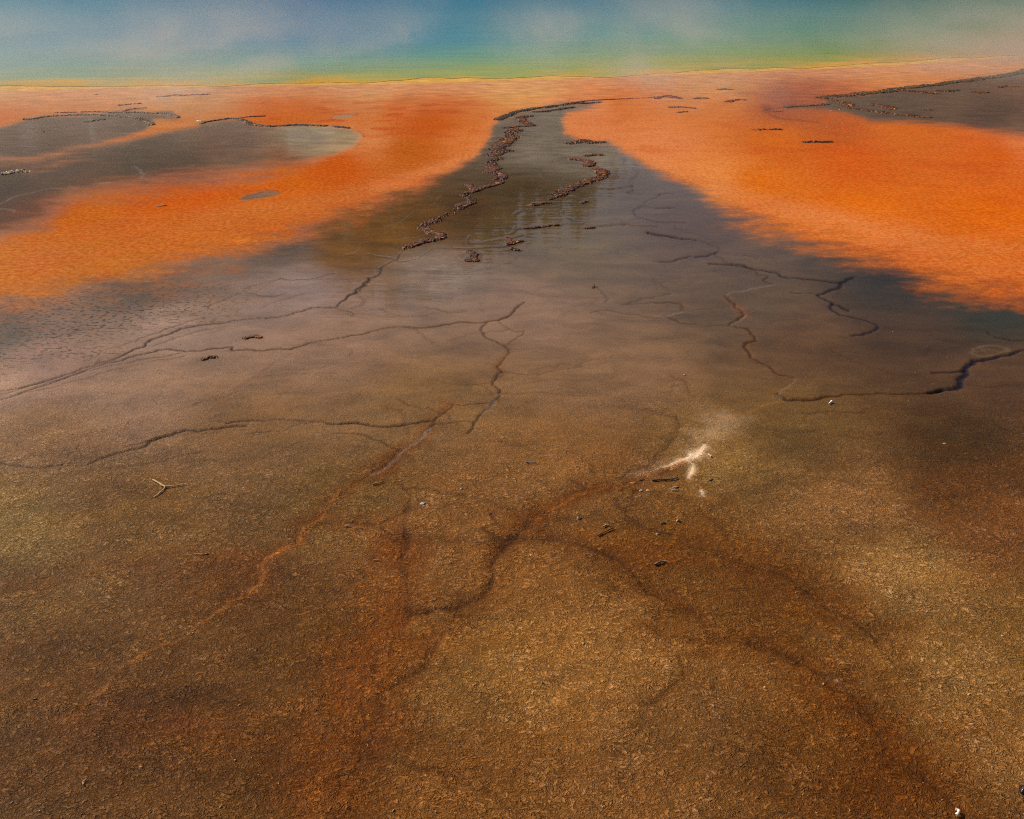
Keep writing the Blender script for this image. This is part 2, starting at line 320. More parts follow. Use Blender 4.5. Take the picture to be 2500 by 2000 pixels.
# crusts: (sheet, name words, half width m, crumb m, trace, tone)
CRUST = [
 ('2',.16,.055,'1000,700 1040,680 1100,655 1180,640 1300,625 1400,610 1480,600','grey','broad dark crust rim curving over the head of the grey channel'),
 ('2',.10,.05,'1480,606 1540,602 1592,601','grey','short dark crust strip lying just below the red crust line'),
 ('2',.10,.05,'1210,655 1290,650 1350,640 1430,628','grey','second dark crust strip inside the head of the grey channel'),
 ('2',.07,.05,'1400,606 1480,596 1550,587 1700,580 1850,574 1960,566 2050,575','red','long thin red crust line running right from the channel head'),
 ('2',.13,.05,'1180,680 1120,690 1140,712 1195,735 1100,742 1040,748','brown','hooked brown crust below the channel head'),
 ('2',.24,.055,'1095,760 1080,790 1060,812 1030,835','gold','golden brown crust mound near the top of the left channel bank'),
 ('2',.20,.055,'1040,840 1010,856 985,872 1045,885 970,908','brown','thick crust heap on the left channel bank beside the orange mat'),
 ('2',.14,.05,'1000,928 960,948 985,985 945,1005 1020,1030 990,1055','brown','loose zigzag crust on the left channel bank below the thick heap'),
 ('2',.09,.05,'1010,1070 960,1085 900,1100 865,1112 825,1082','brown','crumbly crust arc ending in a point toward the dark golden pool'),
 ('2',.09,.05,'870,1112 830,1125 790,1140 850,1165 830,1192 770,1200','brown','S shaped crust crumbs in the middle of the left bank chain'),
 ('2',.10,.05,'840,1185 780,1210 740,1240 690,1262 640,1290 580,1310 555,1332','brown','long crust bar slanting along the edge of the dark golden pool'),
 ('2',.09,.05,'560,1335 600,1362 660,1370 668,1390 620,1405 560,1415 500,1435 460,1450','brown','hook of crust at the lower tip of the left bank chain'),
 ('2',.17,.05,'1420,840 1460,832 1500,822 1540,836 1592,832','brown','uppermost flat crust islet in the grey channel'),
 ('2',.09,.05,'1515,912 1560,905 1595,906','gold','small golden crust bit under the uppermost channel islet'),
 ('2',.13,.05,'1435,930 1480,936 1520,945 1535,965 1520,970','brown','ragged crust patch right of centre in the grey channel'),
 ('2',.15,.055,'1580,990 1612,1008 1600,1035 1560,1052 1500,1075 1440,1090 1390,1115 1350,1142','brown','largest curved crust bar in the grey channel'),
 ('2',.06,.05,'1330,1155 1300,1165','brown','tiny crust knot between the two slanting crust bars'),
 ('2',.08,.05,'1290,1187 1250,1190 1203,1200','brown','low crust bar below the large curved bar'),
 ('2',.05,.04,'1510,1180 1490,1190','brown','tiny crust speck right of the low crust bar'),
 ('2',.05,.04,'1150,1335 1200,1334 1240,1328 1300,1320 1340,1316','brown','row of crust crumbs along the cross channel crack'),
 ('2',.05,.04,'1515,1335 1550,1332','brown','crust crumb pair at the kink of the cross channel crack'),
 ('2',.05,.04,'1050,1392 1062,1400 1070,1418 1055,1430 1130,1410','brown','crumbly crust corner under the cross channel crack'),
 ('2',.06,.035,'828,1470 860,1488 850,1510 866,1525 815,1525','brown','small crust knob at the end of a short vertical crack'),
 ('2',.05,.04,'1075,1455 1105,1462','brown','two crust crumbs below the crumbly corner'),
 ('3',.30,.06,'985,572 1080,562 1180,552 1300,540 1400,528','mixed','wide crust bank at the pointed left end of the grey mud flat'),
 ('3',.24,.06,'1400,524 1500,511 1600,500 1700,489 1800,475','mixed','middle stretch of the crust bank edging the grey mud flat'),
 ('3',.28,.06,'1800,477 1900,462 1990,450 2080,436 2160,420 2300,395','mixed','right hand stretch of the crust bank edging the grey mud flat'),
 ('3',.18,.055,'1050,592 1110,600 1130,622','gold','golden crust bump hanging below the pointed bank end'),
 ('3',.12,.05,'1140,635 1210,640 1260,650','gold','thin golden crust tail below the pointed bank end'),
 ('3',.20,.055,'1285,612 1330,620 1370,635','gold','golden crust patch on the grey mud flat above the long crust tail'),
 ('3',.15,.055,'1300,655 1380,665 1450,672 1500,676','gold','long golden crust tail along the lower edge of the mud flat'),
 ('3',.05,.05,'1500,680 1560,685 1610,688','gold','thin end of the golden crust tail on the mud flat'),
 ('3',.20,.055,'1480,533 1560,540 1630,548','brown','scattered crust band in the middle of the mud flat'),
 ('3',.18,.055,'1655,530 1700,535 1750,528','mixed','crust cluster just under the bank on the mud flat'),
 ('3',.12,.05,'1860,540 1900,545 1930,540','gold','golden crust cluster near the right side of the mud flat'),
 ('3',.10,.05,'2010,512 2060,502 2120,508','gold','flat crust strip at the right side of the mud flat'),
 ('3',.08,.05,'1570,645 1610,645','gold','lone small crust lump on the smooth mud'),
 ('3',.10,.05,'770,627 850,622 900,618 1000,611','brown','narrow crust spit left of the mud flat tip'),
 ('3',.10,.05,'592,760 640,758 690,757 720,758','grey','grey crust islet in the orange mat below the purple streak'),
 ('3',.10,.05,'885,833 940,831 1010,830','grey','pale grey crust islet lowest on the right orange mat'),
 ('3',.10,.05,'374,524 410,523 446,525','brown','uppermost small crust islet near the yellow shore'),
 ('3',.09,.05,'234,577 265,574 300,576','red','red crust islet right of the red arch'),
 ('3',.14,.05,'425,597 460,588 490,585 516,586','red','red ring shaped crust islet nearest the mud flat'),
 ('3',.10,.05,'10,578 40,566 75,560 110,568 140,577','red','red crust arch at the end of the thin red line'),
 ('3',.06,.05,'85,628 150,627 228,634','brown','thin brown crust dash below the red crust arch'),
 ('3',.05,.05,'132,658 180,655','brown','smallest crust dash under the thin brown dash'),
 ('3',.06,.05,'692,656 742,654','red','red crust dash left of the narrow spit'),
 ('1',.085,.05,'150,700 250,684 330,678 400,675 480,673 560,672 640,677 700,683','mixed','beaded crust rim on the far edge of the left grey pond'),
 ('1',.085,.05,'700,683 760,685 800,691 850,708 885,730','mixed','beaded crust hook at the right end of the left pond rim'),
 ('1',.05,.05,'330,660 400,658 440,657','red','short reddish crust row above the left pond rim'),
 ('1',.05,.05,'480,656 560,654 620,656','mixed','short beaded row between the pond rim and the reddish row'),
 ('1',.06,.05,'640,660 700,660 780,658 860,661 930,664 990,672 1040,688','mixed','outer beaded crust rim right of the left grey pond'),
 ('1',.06,.05,'720,655 750,642 800,635 848,631','red','red crust sliver over the outer pond rim'),
 ('1',.09,.05,'692,618 740,612 808,607','red','red crust dash above the red sliver'),
 ('1',.08,.05,'928,568 980,564 1020,556 1070,560 1130,554 1170,556 1222,551','red','long red crust dash near the left shore'),
 ('1',.08,.05,'505,713 560,706 600,700','brown','brown crust dash lying inside the left grey pond'),
 ('1',.06,.05,'1180,722 1230,710 1280,701 1340,694 1390,693','mixed','beaded crust rim at the upper left of the second grey pond'),
 ('1',.09,.05,'1390,695 1420,705 1450,715 1475,728','mixed','thick crust knuckle on the rim of the second grey pond'),
 ('1',.085,.05,'1475,730 1530,736 1580,740 1640,737 1680,733 1760,731 1830,734 1900,737','mixed','long beaded crust rim of the second grey pond'),
 ('1',.07,.05,'1960,741 2000,745 2035,750','brown','last crust bead at the right end of the second pond rim'),
 ('1',.05,.05,'1410,688 1470,683 1545,680','red','thin red crust streak above the second pond rim'),
 ('1',.12,.05,'20,1018 60,1008 110,1002 155,1004','white','sparkling pale crust mound in the dark left pond'),
 ('4',.05,.022,'1435,445 1470,436 1490,432 1520,440','dark','dark crust clump above the long middle crack'),
 ('4',.05,.022,'1190,568 1220,556 1255,556','dark','dark crust clump below the long middle crack'),
 ('5',.03,.02,'1550,150 1562,144 1575,147','gold','lone dark and gold crust bit on the smooth brown flat'),
]
TONES = {'grey': ['70,58,36', '96,80,50', '52,40,26', '120,100,66'], 'red': ['150,52,22', '120,38,16', '90,44,24', '170,84,40'],
         'brown': ['110,62,34', '84,50,30', '140,84,48', '168,118,76', '60,36,22'], 'gold': ['150,94,34', '124,74,28', '92,54,24', '176,124,60'],
         'mixed': ['104,74,40', '70,52,32', '140,108,70', '160,140,110', '54,40,26'], 'white': ['190,180,176', '140,110,90', '110,70,50', '220,214,210'],
         'dark': ['110,72,50', '84,56,40', '140,96,64', '170,130,90']}

# ------------------------------------------------------------------ materials
def material(name):
    m = bpy.data.materials.new(name); m.use_nodes = True
    t = m.node_tree; t.nodes.clear()
    return m, t
def node(t, kind, **kw):
    n = t.nodes.new('ShaderNode' + kind)
    for k, v in kw.items():
        if k.startswith('i_'):
            key = k[2:]
            n.inputs[int(key) if key.isdigit() else key.replace('_', ' ')].default_value = v
        else:
            setattr(n, k, v)
    return n
def math_(t, op, a, b=None, c=None, clamp=False):
    n = node(t, 'Math', operation=op); n.use_clamp = clamp
    for i, q in enumerate((a, b, c)):
        if q is None: continue
        if isinstance(q, (int, float)): n.inputs[i].default_value = q
        else: t.links.new(q, n.inputs[i])
    return n.outputs[0]
def maprange(t, x, a, b, c=0., d=1., smooth=True):
    n = node(t, 'MapRange'); n.interpolation_type = 'SMOOTHSTEP' if smooth else 'LINEAR'
    t.links.new(x, n.inputs[0])
    for i, q in enumerate((a, b, c, d)): n.inputs[i + 1].default_value = q
    return n.outputs[0]
def mixc(t, f, a, b, blend='MIX'):
    n = node(t, 'Mix', data_type='RGBA', blend_type=blend)
    for key, q in ((0, f), (6, a), (7, b)):
        if isinstance(q, (int, float)): n.inputs[key].default_value = q
        elif isinstance(q, tuple): n.inputs[key].default_value = q
        else: t.links.new(q, n.inputs[key])
    return n.outputs[2]
def scaled(t, pos, s, off=(0, 0, 0)):
    n = node(t, 'Mapping'); n.inputs['Scale'].default_value = s; n.inputs['Location'].default_value = off
    t.links.new(pos, n.inputs[0]); return n.outputs[0]
def noise(t, pos, scale, detail=4, rough=.55, dist=0.):
    n = node(t, 'TexNoise'); t.links.new(pos, n.inputs['Vector'])
    n.inputs['Scale'].default_value = scale; n.inputs['Detail'].default_value = detail
    n.inputs['Roughness'].default_value = rough; n.inputs['Distortion'].default_value = dist
    return n
def greyscale(t, x):
    n = node(t, 'CombineColor')
    for i in range(3): t.links.new(x, n.inputs[i])
    return n.outputs[0]

def ground_material():
    m, t = material('microbial_mat'); L = t.links.new
    pos = node(t, 'NewGeometry').outputs['Position']
    col = node(t, 'Attribute', attribute_name='col').outputs['Color']
    mk = node(t, 'Attribute', attribute_name='msk')
    sp = node(t, 'SeparateColor'); L(mk.outputs['Color'], sp.inputs[0])
    film, lea, org = sp.outputs[0], sp.outputs[1], sp.outputs[2]
    spk = mk.outputs['Alpha']
    # wrinkled skin: curling folds at two sizes, deeper in places
    wv = noise(t, pos, 9, 2)
    vm = node(t, 'VectorMath', operation='MULTIPLY_ADD'); L(wv.outputs['Color'], vm.inputs[0])
    vm.inputs[1].default_value = (.07, .07, 0); L(pos, vm.inputs[2])
    wpos = vm.outputs[0]
    nm = noise(t, pos, 6.5, 4, .62).outputs[0]
    nb = noise(t, scaled(t, pos, (1.1, 1.7, 1)), 1, 5, .6).outputs[0]
    nf = noise(t, scaled(t, pos, (120, 140, 60)), 1, 3, .6).outputs[0]
    w1 = noise(t, scaled(t, wpos, (25, 36, 1)), 1, 3, .6, .25).outputs[0]
    w2 = noise(t, scaled(t, wpos, (50, 68, 1), (3, 1, 0)), 1, 3, .6, .25).outputs[0]
    e1 = maprange(t, math_(t, 'ABSOLUTE', math_(t, 'SUBTRACT', w1, .5)), .0, .042, 1, 0)
    e2 = maprange(t, math_(t, 'ABSOLUTE', math_(t, 'SUBTRACT', w2, .5)), .0, .07, 1, 0)
    k1 = maprange(t, nm, .38, .58, .3, 1.1)
    crv = math_(t, 'MULTIPLY', math_(t, 'MAXIMUM', math_(t, 'MULTIPLY', e1, k1), math_(t, 'MULTIPLY', e2, .5)), lea)
    dark = math_(t, 'MULTIPLY', crv, .72, clamp=True)
    lift = math_(t, 'MULTIPLY', maprange(t, w2, .48, .70), lea)
    c = mixc(t, math_(t, 'MULTIPLY', lift, .75), col, mixc(t, 1., col, (1.65, 1.75, 2.5, 1), 'MULTIPLY'))
    c = mixc(t, dark, c, mixc(t, 1., col, (.34, .27, .10, 1), 'MULTIPLY'))
    # blotches of thin gold film and paler skin
    c = mixc(t, math_(t, 'MULTIPLY', maprange(t, nb, .48, .68), math_(t, 'MULTIPLY', lea, .55)), c, mixc(t, 1., c, (.80, .68, .40, 1), 'MULTIPLY'))
    c = mixc(t, math_(t, 'MULTIPLY', maprange(t, nm, .50, .68), math_(t, 'MULTIPLY', lea, .8)), c, mixc(t, 1., c, (1.35, 1.42, 1.8, 1), 'MULTIPLY'))
    c = mixc(t, math_(t, 'MULTIPLY', maprange(t, nm, .47, .33), math_(t, 'MULTIPLY', lea, .5)), c, mixc(t, 1., c, (.72, .62, .40, 1), 'MULTIPLY'))
    # faint mineral mottling on the smooth floor
    lo = noise(t, scaled(t, pos, (2.2, 3.4, 1)), 1, 7, .68, .3).outputs[0]
    c = mixc(t, 1., c, mixc(t, math_(t, 'MULTIPLY', org, .75), greyscale(t, maprange(t, lo, .3, .7, .66, 1.34, False)), (1, 1, 1, 1)), 'MULTIPLY')
    c = mixc(t, 1., c, mixc(t, lea, greyscale(t, maprange(t, nf, .28, .72, .70, 1.30, False)), greyscale(t, maprange(t, nf, .28, .72, .85, 1.15, False))), 'MULTIPLY')
    # streaky orange flocs
    g1 = noise(t, scaled(t, pos, (22, 20, 1)), 1, 5, .75, .3).outputs[0]
    g2 = noise(t, scaled(t, pos, (2.2, 4.5, 1)), 1, 6, .65).outputs[0]
    c = mixc(t, math_(t, 'MULTIPLY', org, maprange(t, g1, .46, .60)), c, mixc(t, 1., c, (.86, .64, .44, 1), 'MULTIPLY'))
    c = mixc(t, math_(t, 'MULTIPLY', math_(t, 'MULTIPLY', org, .6), maprange(t, g1, .48, .34)), c, mixc(t, .5, c, (.66, .30, .08, 1)))
    c = mixc(t, math_(t, 'MULTIPLY', math_(t, 'MULTIPLY', org, .28), maprange(t, g2, .5, .7)), c, mixc(t, 1., c, (.86, .66, .55, 1), 'MULTIPLY'))
    # dark pock marks
    s1 = noise(t, scaled(t, pos, (26, 34, 1)), 1, 3, .5).outputs[0]
    c = mixc(t, math_(t, 'MULTIPLY', spk, maprange(t, s1, .52, .62)), c, (.035, .02, .013, 1))
    # relief
    hgt = math_(t, 'SUBTRACT', math_(t, 'MULTIPLY', nf, math_(t, 'MULTIPLY_ADD', lea, .25, .14)), math_(t, 'MULTIPLY', dark, .6))
    hgt = math_(t, 'ADD', hgt, math_(t, 'MULTIPLY', math_(t, 'MULTIPLY_ADD', w2, .8, math_(t, 'MULTIPLY_ADD', w1, .9, math_(t, 'MULTIPLY', nm, 2.2))), lea))
    bp = node(t, 'Bump'); bp.inputs['Distance'].default_value = .018
    L(hgt, bp.inputs['Height']); L(math_(t, 'MULTIPLY_ADD', film, -.45, .75, True), bp.inputs['Strength'])
    rp = noise(t, scaled(t, pos, (3.0, 11, 1)), 1, 3, .5).outputs[0]
    cb = node(t, 'Bump'); cb.inputs['Distance'].default_value = .004; cb.inputs['Strength'].default_value = .38
    L(rp, cb.inputs['Height'])
    b = node(t, 'BsdfPrincipled'); o = node(t, 'OutputMaterial'); L(b.outputs[0], o.inputs[0])
    L(c, b.inputs['Base Color']); b.inputs['Roughness'].default_value = .5
    b.inputs['Specular IOR Level'].default_value = .09
    L(math_(t, 'MULTIPLY_ADD', org, -.085, .09), b.inputs['Specular IOR Level'])
    L(bp.outputs[0], b.inputs['Normal']); L(cb.outputs[0], b.inputs['Coat Normal'])
    L(film, b.inputs['Coat Weight']); b.inputs['Coat IOR'].default_value = 1.33
    L(maprange(t, film, .2, .72, .34, .02), b.inputs['Coat Roughness'])
    return m

def plain_material(name, rough=.6, spec=.4, coat=0., grain=60., amp=.35, attr='col', bump=.004):
    m, t = material(name); L = t.links.new
    pos = node(t, 'NewGeometry').outputs['Position']
    col = node(t, 'Attribute', attribute_name=attr).outputs['Color']
    n = noise(t, pos, grain, 5, .65).outputs[0]
    c = mixc(t, 1., col, greyscale(t, maprange(t, n, .25, .75, 1 - amp, 1 + amp, False)), 'MULTIPLY')
    bp = node(t, 'Bump'); bp.inputs['Distance'].default_value = bump; bp.inputs['Strength'].default_value = .7
    L(n, bp.inputs['Height'])
    b = node(t, 'BsdfPrincipled'); o = node(t, 'OutputMaterial'); L(b.outputs[0], o.inputs[0])
    L(c, b.inputs['Base Color']); L(bp.outputs[0], b.inputs['Normal'])
    b.inputs['Roughness'].default_value = rough; b.inputs['Specular IOR Level'].default_value = spec
    b.inputs['Coat Weight'].default_value = coat; b.inputs['Coat Roughness'].default_value = .12; b.inputs['Coat IOR'].default_value = 1.33
    return m

def water_material():
    m, t = material('spring_water'); L = t.links.new
    pos = node(t, 'NewGeometry').outputs['Position']
    col = node(t, 'Attribute', attribute_name='col').outputs['Color']
    n = noise(t, scaled(t, pos, (.35, 2.2, 1)), 1, 6, .65).outputs[0]
    c = mixc(t, 1., col, greyscale(t, maprange(t, n, .3, .7, .88, 1.12, False)), 'MULTIPLY')
    bp = node(t, 'Bump'); bp.inputs['Distance'].default_value = .02; bp.inputs['Strength'].default_value = .4
    L(noise(t, scaled(t, pos, (1.2, 5, 1)), 1, 4, .5).outputs[0], bp.inputs['Height'])
    b = node(t, 'BsdfPrincipled'); o = node(t, 'OutputMaterial'); L(b.outputs[0], o.inputs[0])
    L(c, b.inputs['Base Color']); L(bp.outputs[0], b.inputs['Normal'])
    b.inputs['Roughness'].default_value = .35; b.inputs['Specular IOR Level'].default_value = .03
    return m

# ------------------------------------------------------------------ linking helpers
def tag(o, label=None, cat=None, group=None, kind=None):
    if label: o['label'] = label
    if cat: o['category'] = cat
    if group: o['group'] = group
    if kind: o['kind'] = kind
    return o
def mesh_obj(name, verts, faces, mat, cols=None, loc=(0, 0, 0), smooth=True, parent=None):
    me = bpy.data.meshes.new(name)
    verts = np.asarray(verts, np.float32); faces = np.asarray(faces, np.int32)
    nv, nf = len(verts), len(faces); k = faces.shape[1]
    me.vertices.add(nv); me.vertices.foreach_set('co', verts.ravel())
    me.loops.add(nf * k); me.loops.foreach_set('vertex_index', faces.ravel())
    me.polygons.add(nf); me.polygons.foreach_set('loop_start', np.arange(0, nf * k, k, dtype=np.int32))
    me.polygons.foreach_set('use_smooth', np.full(nf, smooth))
    me.update(calc_edges=True)
    if cols is not None:
        c4 = np.ones((nv, 4), np.float32); c4[:, :3] = cols
        a = me.attributes.new('col', 'FLOAT_COLOR', 'POINT'); a.data.foreach_set('color', c4.ravel())
    me.materials.append(mat)
    o = bpy.data.objects.new(name, me); C.collection.objects.link(o)
    o.location = loc
    if parent: o.parent = parent
    return o
def grid_faces(nr, nc):
    i = np.arange(nr * nc).reshape(nr, nc)
    return np.stack([i[:-1, :-1], i[:-1, 1:], i[1:, 1:], i[1:, :-1]], -1).reshape(-1, 4)

# ------------------------------------------------------------------ ground sheet: one fan of rows and columns, dense near, to the horizon
vr = np.concatenate([np.arange(-30, 330, 1.7), np.arange(330, 1200, 2.0), np.arange(1200, 2230, 2.7)])
yr = at(1250, vr)[1]
uc = np.arange(-520, 3040, 3.1)
YR = np.concatenate([[700.], yr, [-.75, -40., -700.]])
dep = np.maximum(YR * ct + H * st, .4)
X = (uc[None, :] - 1250) / F * dep[:, None]
X[0] = np.linspace(-600, 600, len(uc)); X[-1] = X[0]; X[-2] = np.linspace(-60, 60, len(uc))
X = np.concatenate([np.full((len(YR), 1), -700.), X, np.full((len(YR), 1), 700.)], 1)
Y = np.repeat(YR[:, None], X.shape[1], 1)
U, V = bearing(X, np.maximum(Y, -.6))
U = np.clip(U, -700, 3200); V = np.clip(V, -40, 2400)
NR, NC = X.shape
rowdep = np.maximum(Y * ct + H * st, .4)[:, 0]

shore_v_ = lambda u: np.interp(u, SHORE[:, 0], SHORE[:, 1])
wa = fbm(X * .9, Y * .9, 3, 5) ; wb = fbm(X * 3.1 + 5, Y * 5.5, 11, 5, .6); wc = fbm(X * 14, Y * 22, 21, 3)
fe = 11 + 40 * sstep(360, 640, V) + 26 * sstep(430, 620, V) * (U < 900)
sb = sdf(U, V, BROWN) + wa * fe * .6 + wb * fe * .75 + wc * fe * .35
m_br = sstep(-1, 1, sb / fe)
fg = 9 + 20 * sstep(360, 460, V) + 20 * sstep(900, 500, U)*sstep(330,400,V)
edge_n = wa * fg * .5 + wb * fg * .5
sg = np.maximum(sdf(U, V, POND_A), sdf(U, V, POND_B)) + edge_n
sm = sdf(U, V, MUD) + wa * 4 + wb * 5
m_gr = np.maximum(sstep(-1, 1, sg / fg), sstep(-1, 1, sm / (7 + 14 * sstep(285, 340, V))))
for o_ in OVALS:
    m_gr = np.maximum(m_gr, .9 * sstep(-3, 4, sdf(U, V, o_) + wb * 4))
jit = 26
Uj, Vj = U + wa * jit, V + wb * 6 * sstep(200, 500, V) + wa * 8 * sstep(200, 500, V)
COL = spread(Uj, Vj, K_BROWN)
co_ = spread(Uj, Vj, K_ORANGE)
# red dashes on the centre left mat
dash = fbm(X * 2.0, Y * 2.4, 41, 4, .6)
zone = sstep(360, 300, V) * sstep(235, 262, V) * sstep(560, 760, U) * sstep(1250, 1100, U)
dm = (sstep(.05, .4, dash) * zone * .6)[..., None]
co_ = co_ * (1 - dm) + dm * lin([176, 66, 22])
dm = (sstep(.15, .5, dash) * sstep(260, 300, V) * .18)[..., None]
co_ = co_ * (1 - dm) + dm * lin([176, 74, 24])
hv = sstep(-3, 4, sdf(U, V, HOTOVAL) + wb * 3)[..., None] * .7
co_ = co_ * (1 - hv) + hv * lin([226, 120, 30])
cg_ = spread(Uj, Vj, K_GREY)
rust = (sstep(.02, .45, fbm(X * 1.1 + 3, Y * .9, 47, 5, .62)) * sstep(250, 330, V) * .34)[..., None]
co_ = co_ * (1 - rust) + rust * lin([186, 76, 18])
peach = (np.exp(-((sb + fe * 1.5) / (fe * 1.3)) ** 2) * .42 * np.clip(.9 + .7 * wa, .2, 1.3))[..., None]
co_ = co_ * (1 - peach) + peach * np.where(U[..., None] > 900, lin([208, 134, 82]), lin([184, 118, 66]))
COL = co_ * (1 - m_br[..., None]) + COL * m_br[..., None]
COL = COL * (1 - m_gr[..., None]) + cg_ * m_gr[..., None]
del co_, cg_, Uj, Vj
# bluish rim where the grey floor meets the orange
rim = np.exp(-((sb - 10) / 16) ** 2) * sstep(270, 330, V) * sstep(620, 480, V) * (1 - m_gr) * .12 * (U > 900)
COL = COL * (1 - rim[..., None]) + rim[..., None] * lin([84, 80, 78])
tanb = (sstep(46, 4, V - shore_v_(U) + wa * 14 + wb * 8) * .6)[..., None]
COL = COL * (1 - tanb) + tanb * lin([202, 142, 96])
# shallow spring bed past the shore
shore_v = np.interp(U, SHORE[:, 0], SHORE[:, 1])
past = sstep(-1.5, 1.5, shore_v - V + wa * 2)
COL = COL * (1 - past[..., None]) + past[..., None] * lin([206, 158, 70])

FILM = (.86 * m_br * sstep(1150, 560, V) + .02) 
FILM = np.maximum(FILM, m_br * .02)
FILM = np.maximum(FILM * (1 - m_gr), m_gr * np.where(U < 1200, .62, .2))
FILM = np.where(m_br + m_gr < .3, np.minimum(FILM, .012), FILM)
dryspk = np.exp(-((sb - fe * .7) / (fe * 1.3)) ** 2) * (U < 1000) * sstep(560, 640, V)
FILM = FILM * (1 - .6 * dryspk) * (1 - .35 * sstep(1500, 2100, U) * sstep(350, 500, V))
LEA = m_br * sstep(820, 1330, V + 120 * wa) + m_br * .10
ORG = (1 - m_br) * (1 - m_gr) * sstep(215, 300, V) * (1 - past)
SPK = np.clip(np.exp(-((sb - fe * .9) / (fe * 1.1)) ** 2) * sstep(620, 760, V) * sstep(900, 300, U), 0, 1)
Z = (fbm(X * 1.7, Y * 1.7, 61, 4) * .010 + fbm(X * 7, Y * 7, 67, 3) * .004) * np.clip(LEA, 0, 1)

# ------------------------------------------------------------------ cracks and channels
KIND = {'d': ('60,36,9', .010), 'b': ('34,28,36', .012), 'g': ('112,62,8', .004), 'k': ('80,44,8', .007), 'p': ('184,150,112', -.003),
        'w': ('236,202,160', -.005), 'r': ('140,52,22', 0.), 's': ('176,160,144', -.002), 'o': ('172,104,34', -.006), 'e': ('140,74,8', .002)}
rng = np.random.RandomState(5)
def fracture(p, rough=.16, levels=3):
    for _ in range(levels):
        a, b = p[:-1], p[1:]
        d = b - a
        nrm = np.stack([-d[:, 1], d[:, 0]], 1)
        mid = (a + b) / 2 + nrm * rng.uniform(-rough, rough, (len(a), 1)) + d * rng.uniform(-.1, .1, (len(a), 1))
        out = np.empty((len(p) + len(mid), 2)); out[0::2] = p; out[1::2] = mid
        p = out
    return p
def paint(kind, hw, strength, pts):
    gy = np.gradient(YR[1:-3])
    ymid = float(np.median(pts[:, 1]))
    im_ = int(np.clip(np.searchsorted(-YR[1:-3], -ymid), 1, len(gy) - 2))
    rs_ = abs(gy[im_]); cs_ = 3.1 * (ymid * ct + H * st) / F
    hx = max(hw, .5 * cs_); hy = max(hw, .52 * rs_)
    strength = strength * max(.72, (hw / hx * hw / hy) ** .35)
    ys = hx / hy; hw = hx
    rad = hw * (3.2 if kind in 'gke' else 2.6)
    pu, pv = bearing(pts[:, 0], pts[:, 1])
    mg = rad / min(1, ys * 2.2) * F / np.maximum(pts[:, 1] * ct + H * st, .4)
    j0 = int(np.searchsorted(uc, (pu - mg).min())) ; j1 = int(np.searchsorted(uc, (pu + mg).max())) + 2
    i0 = int(np.searchsorted(vr, (pv - mg).min())) ; i1 = int(np.searchsorted(vr, (pv + mg).max())) + 2
    i0, i1 = max(i0, 1), min(i1, NR - 3); j0, j1 = max(j0, 1), min(j1, NC - 1)
    if i1 <= i0 or j1 <= j0: return
    D = np.full((i1 - i0, j1 - j0), 9.)
    for a, b, u0, u1, v0, v1, g in zip(pts[:-1], pts[1:], pu[:-1], pu[1:], pv[:-1], pv[1:], mg):
        a0 = max(int(np.searchsorted(vr, min(v0, v1) - g * 1.1)), i0); a1 = min(int(np.searchsorted(vr, max(v0, v1) + g * 1.1)) + 2, i1)
        b0 = max(int(np.searchsorted(uc, min(u0, u1) - g * 1.1)), j0); b1 = min(int(np.searchsorted(uc, max(u0, u1) + g * 1.1)) + 2, j1)
        if a1 <= a0 or b1 <= b0: continue
        x = X[a0:a1, b0:b1]; y = Y[a0:a1, b0:b1]
        e = (b - a) * np.array([1, ys]); ll = e @ e + 1e-12
        y = (y - a[1]) * ys; x = x - a[0]
        tt = np.clip((x * e[0] + y * e[1]) / ll, 0, 1)
        d = np.hypot(x - tt * e[0], y - tt * e[1])
        s = D[a0 - i0:a1 - i0, b0 - j0:b1 - j0]
        np.minimum(s, d, out=s)
    sl_ = (slice(i0, i1), slice(j0, j1))
    x, y = X[sl_], Y[sl_]
    f1 = fbm(x * 6, y * 6, 5, 3); f2 = fbm(x * 1.7, y * 1.7, 9, 2); f3 = fbm(x * 22, y * 22, 15, 3)
    colr, depth = KIND[kind]
    if kind in 'gke':
        q = D / (hw * (1.15 + .55 * f1 + .3 * f2 + .4 * f3))
        al = np.exp(-q ** 2) * np.clip(.85 + .4 * f1 + .35 * f3, 0.35, 1)
    elif kind in 'pwo':
        q = D / (hw * (1 + .8 * f1 + .6 * f3))
        al = np.exp(-np.abs(q) ** 1.8) * np.clip(.9 + .5 * f3 + .35 * f1, .3, 1)
    else:
        q = D / (hw * (.85 + .75 * f2 + .35 * f3))
        al = 1 / (1 + np.maximum(q, 0) ** 4) * np.clip(.9 + .5 * f2, .3, 1)
        al = np.where(D > rad * .95, 0, al)
    al = np.where(D > 8, 0, np.clip(al * strength, 0, 1))
    if kind in 'db':
        halo = np.where(D > 8, 0, np.exp(-(D / (hw * 1.9)) ** 2) * .14 * strength)[..., None]
        COL[sl_] *= 1 - halo * np.array([.35, .5, .62])
    a3 = al[..., None]
    COL[sl_] = COL[sl_] * (1 - a3) + a3 * lin([float(k) for k in colr.split(',')]) 
    Z[sl_] -= depth * al * min(1, hw / .015)
    if kind in 'db':
        FILM[sl_] *= 1 - .55 * al
    elif kind in 'wp':
        FILM[sl_] *= 1 - .6 * al
        LEA[sl_] *= 1 - .7 * al
    elif kind in 'gke':
        LEA[sl_] = np.minimum(LEA[sl_] + .15 * al, 1)
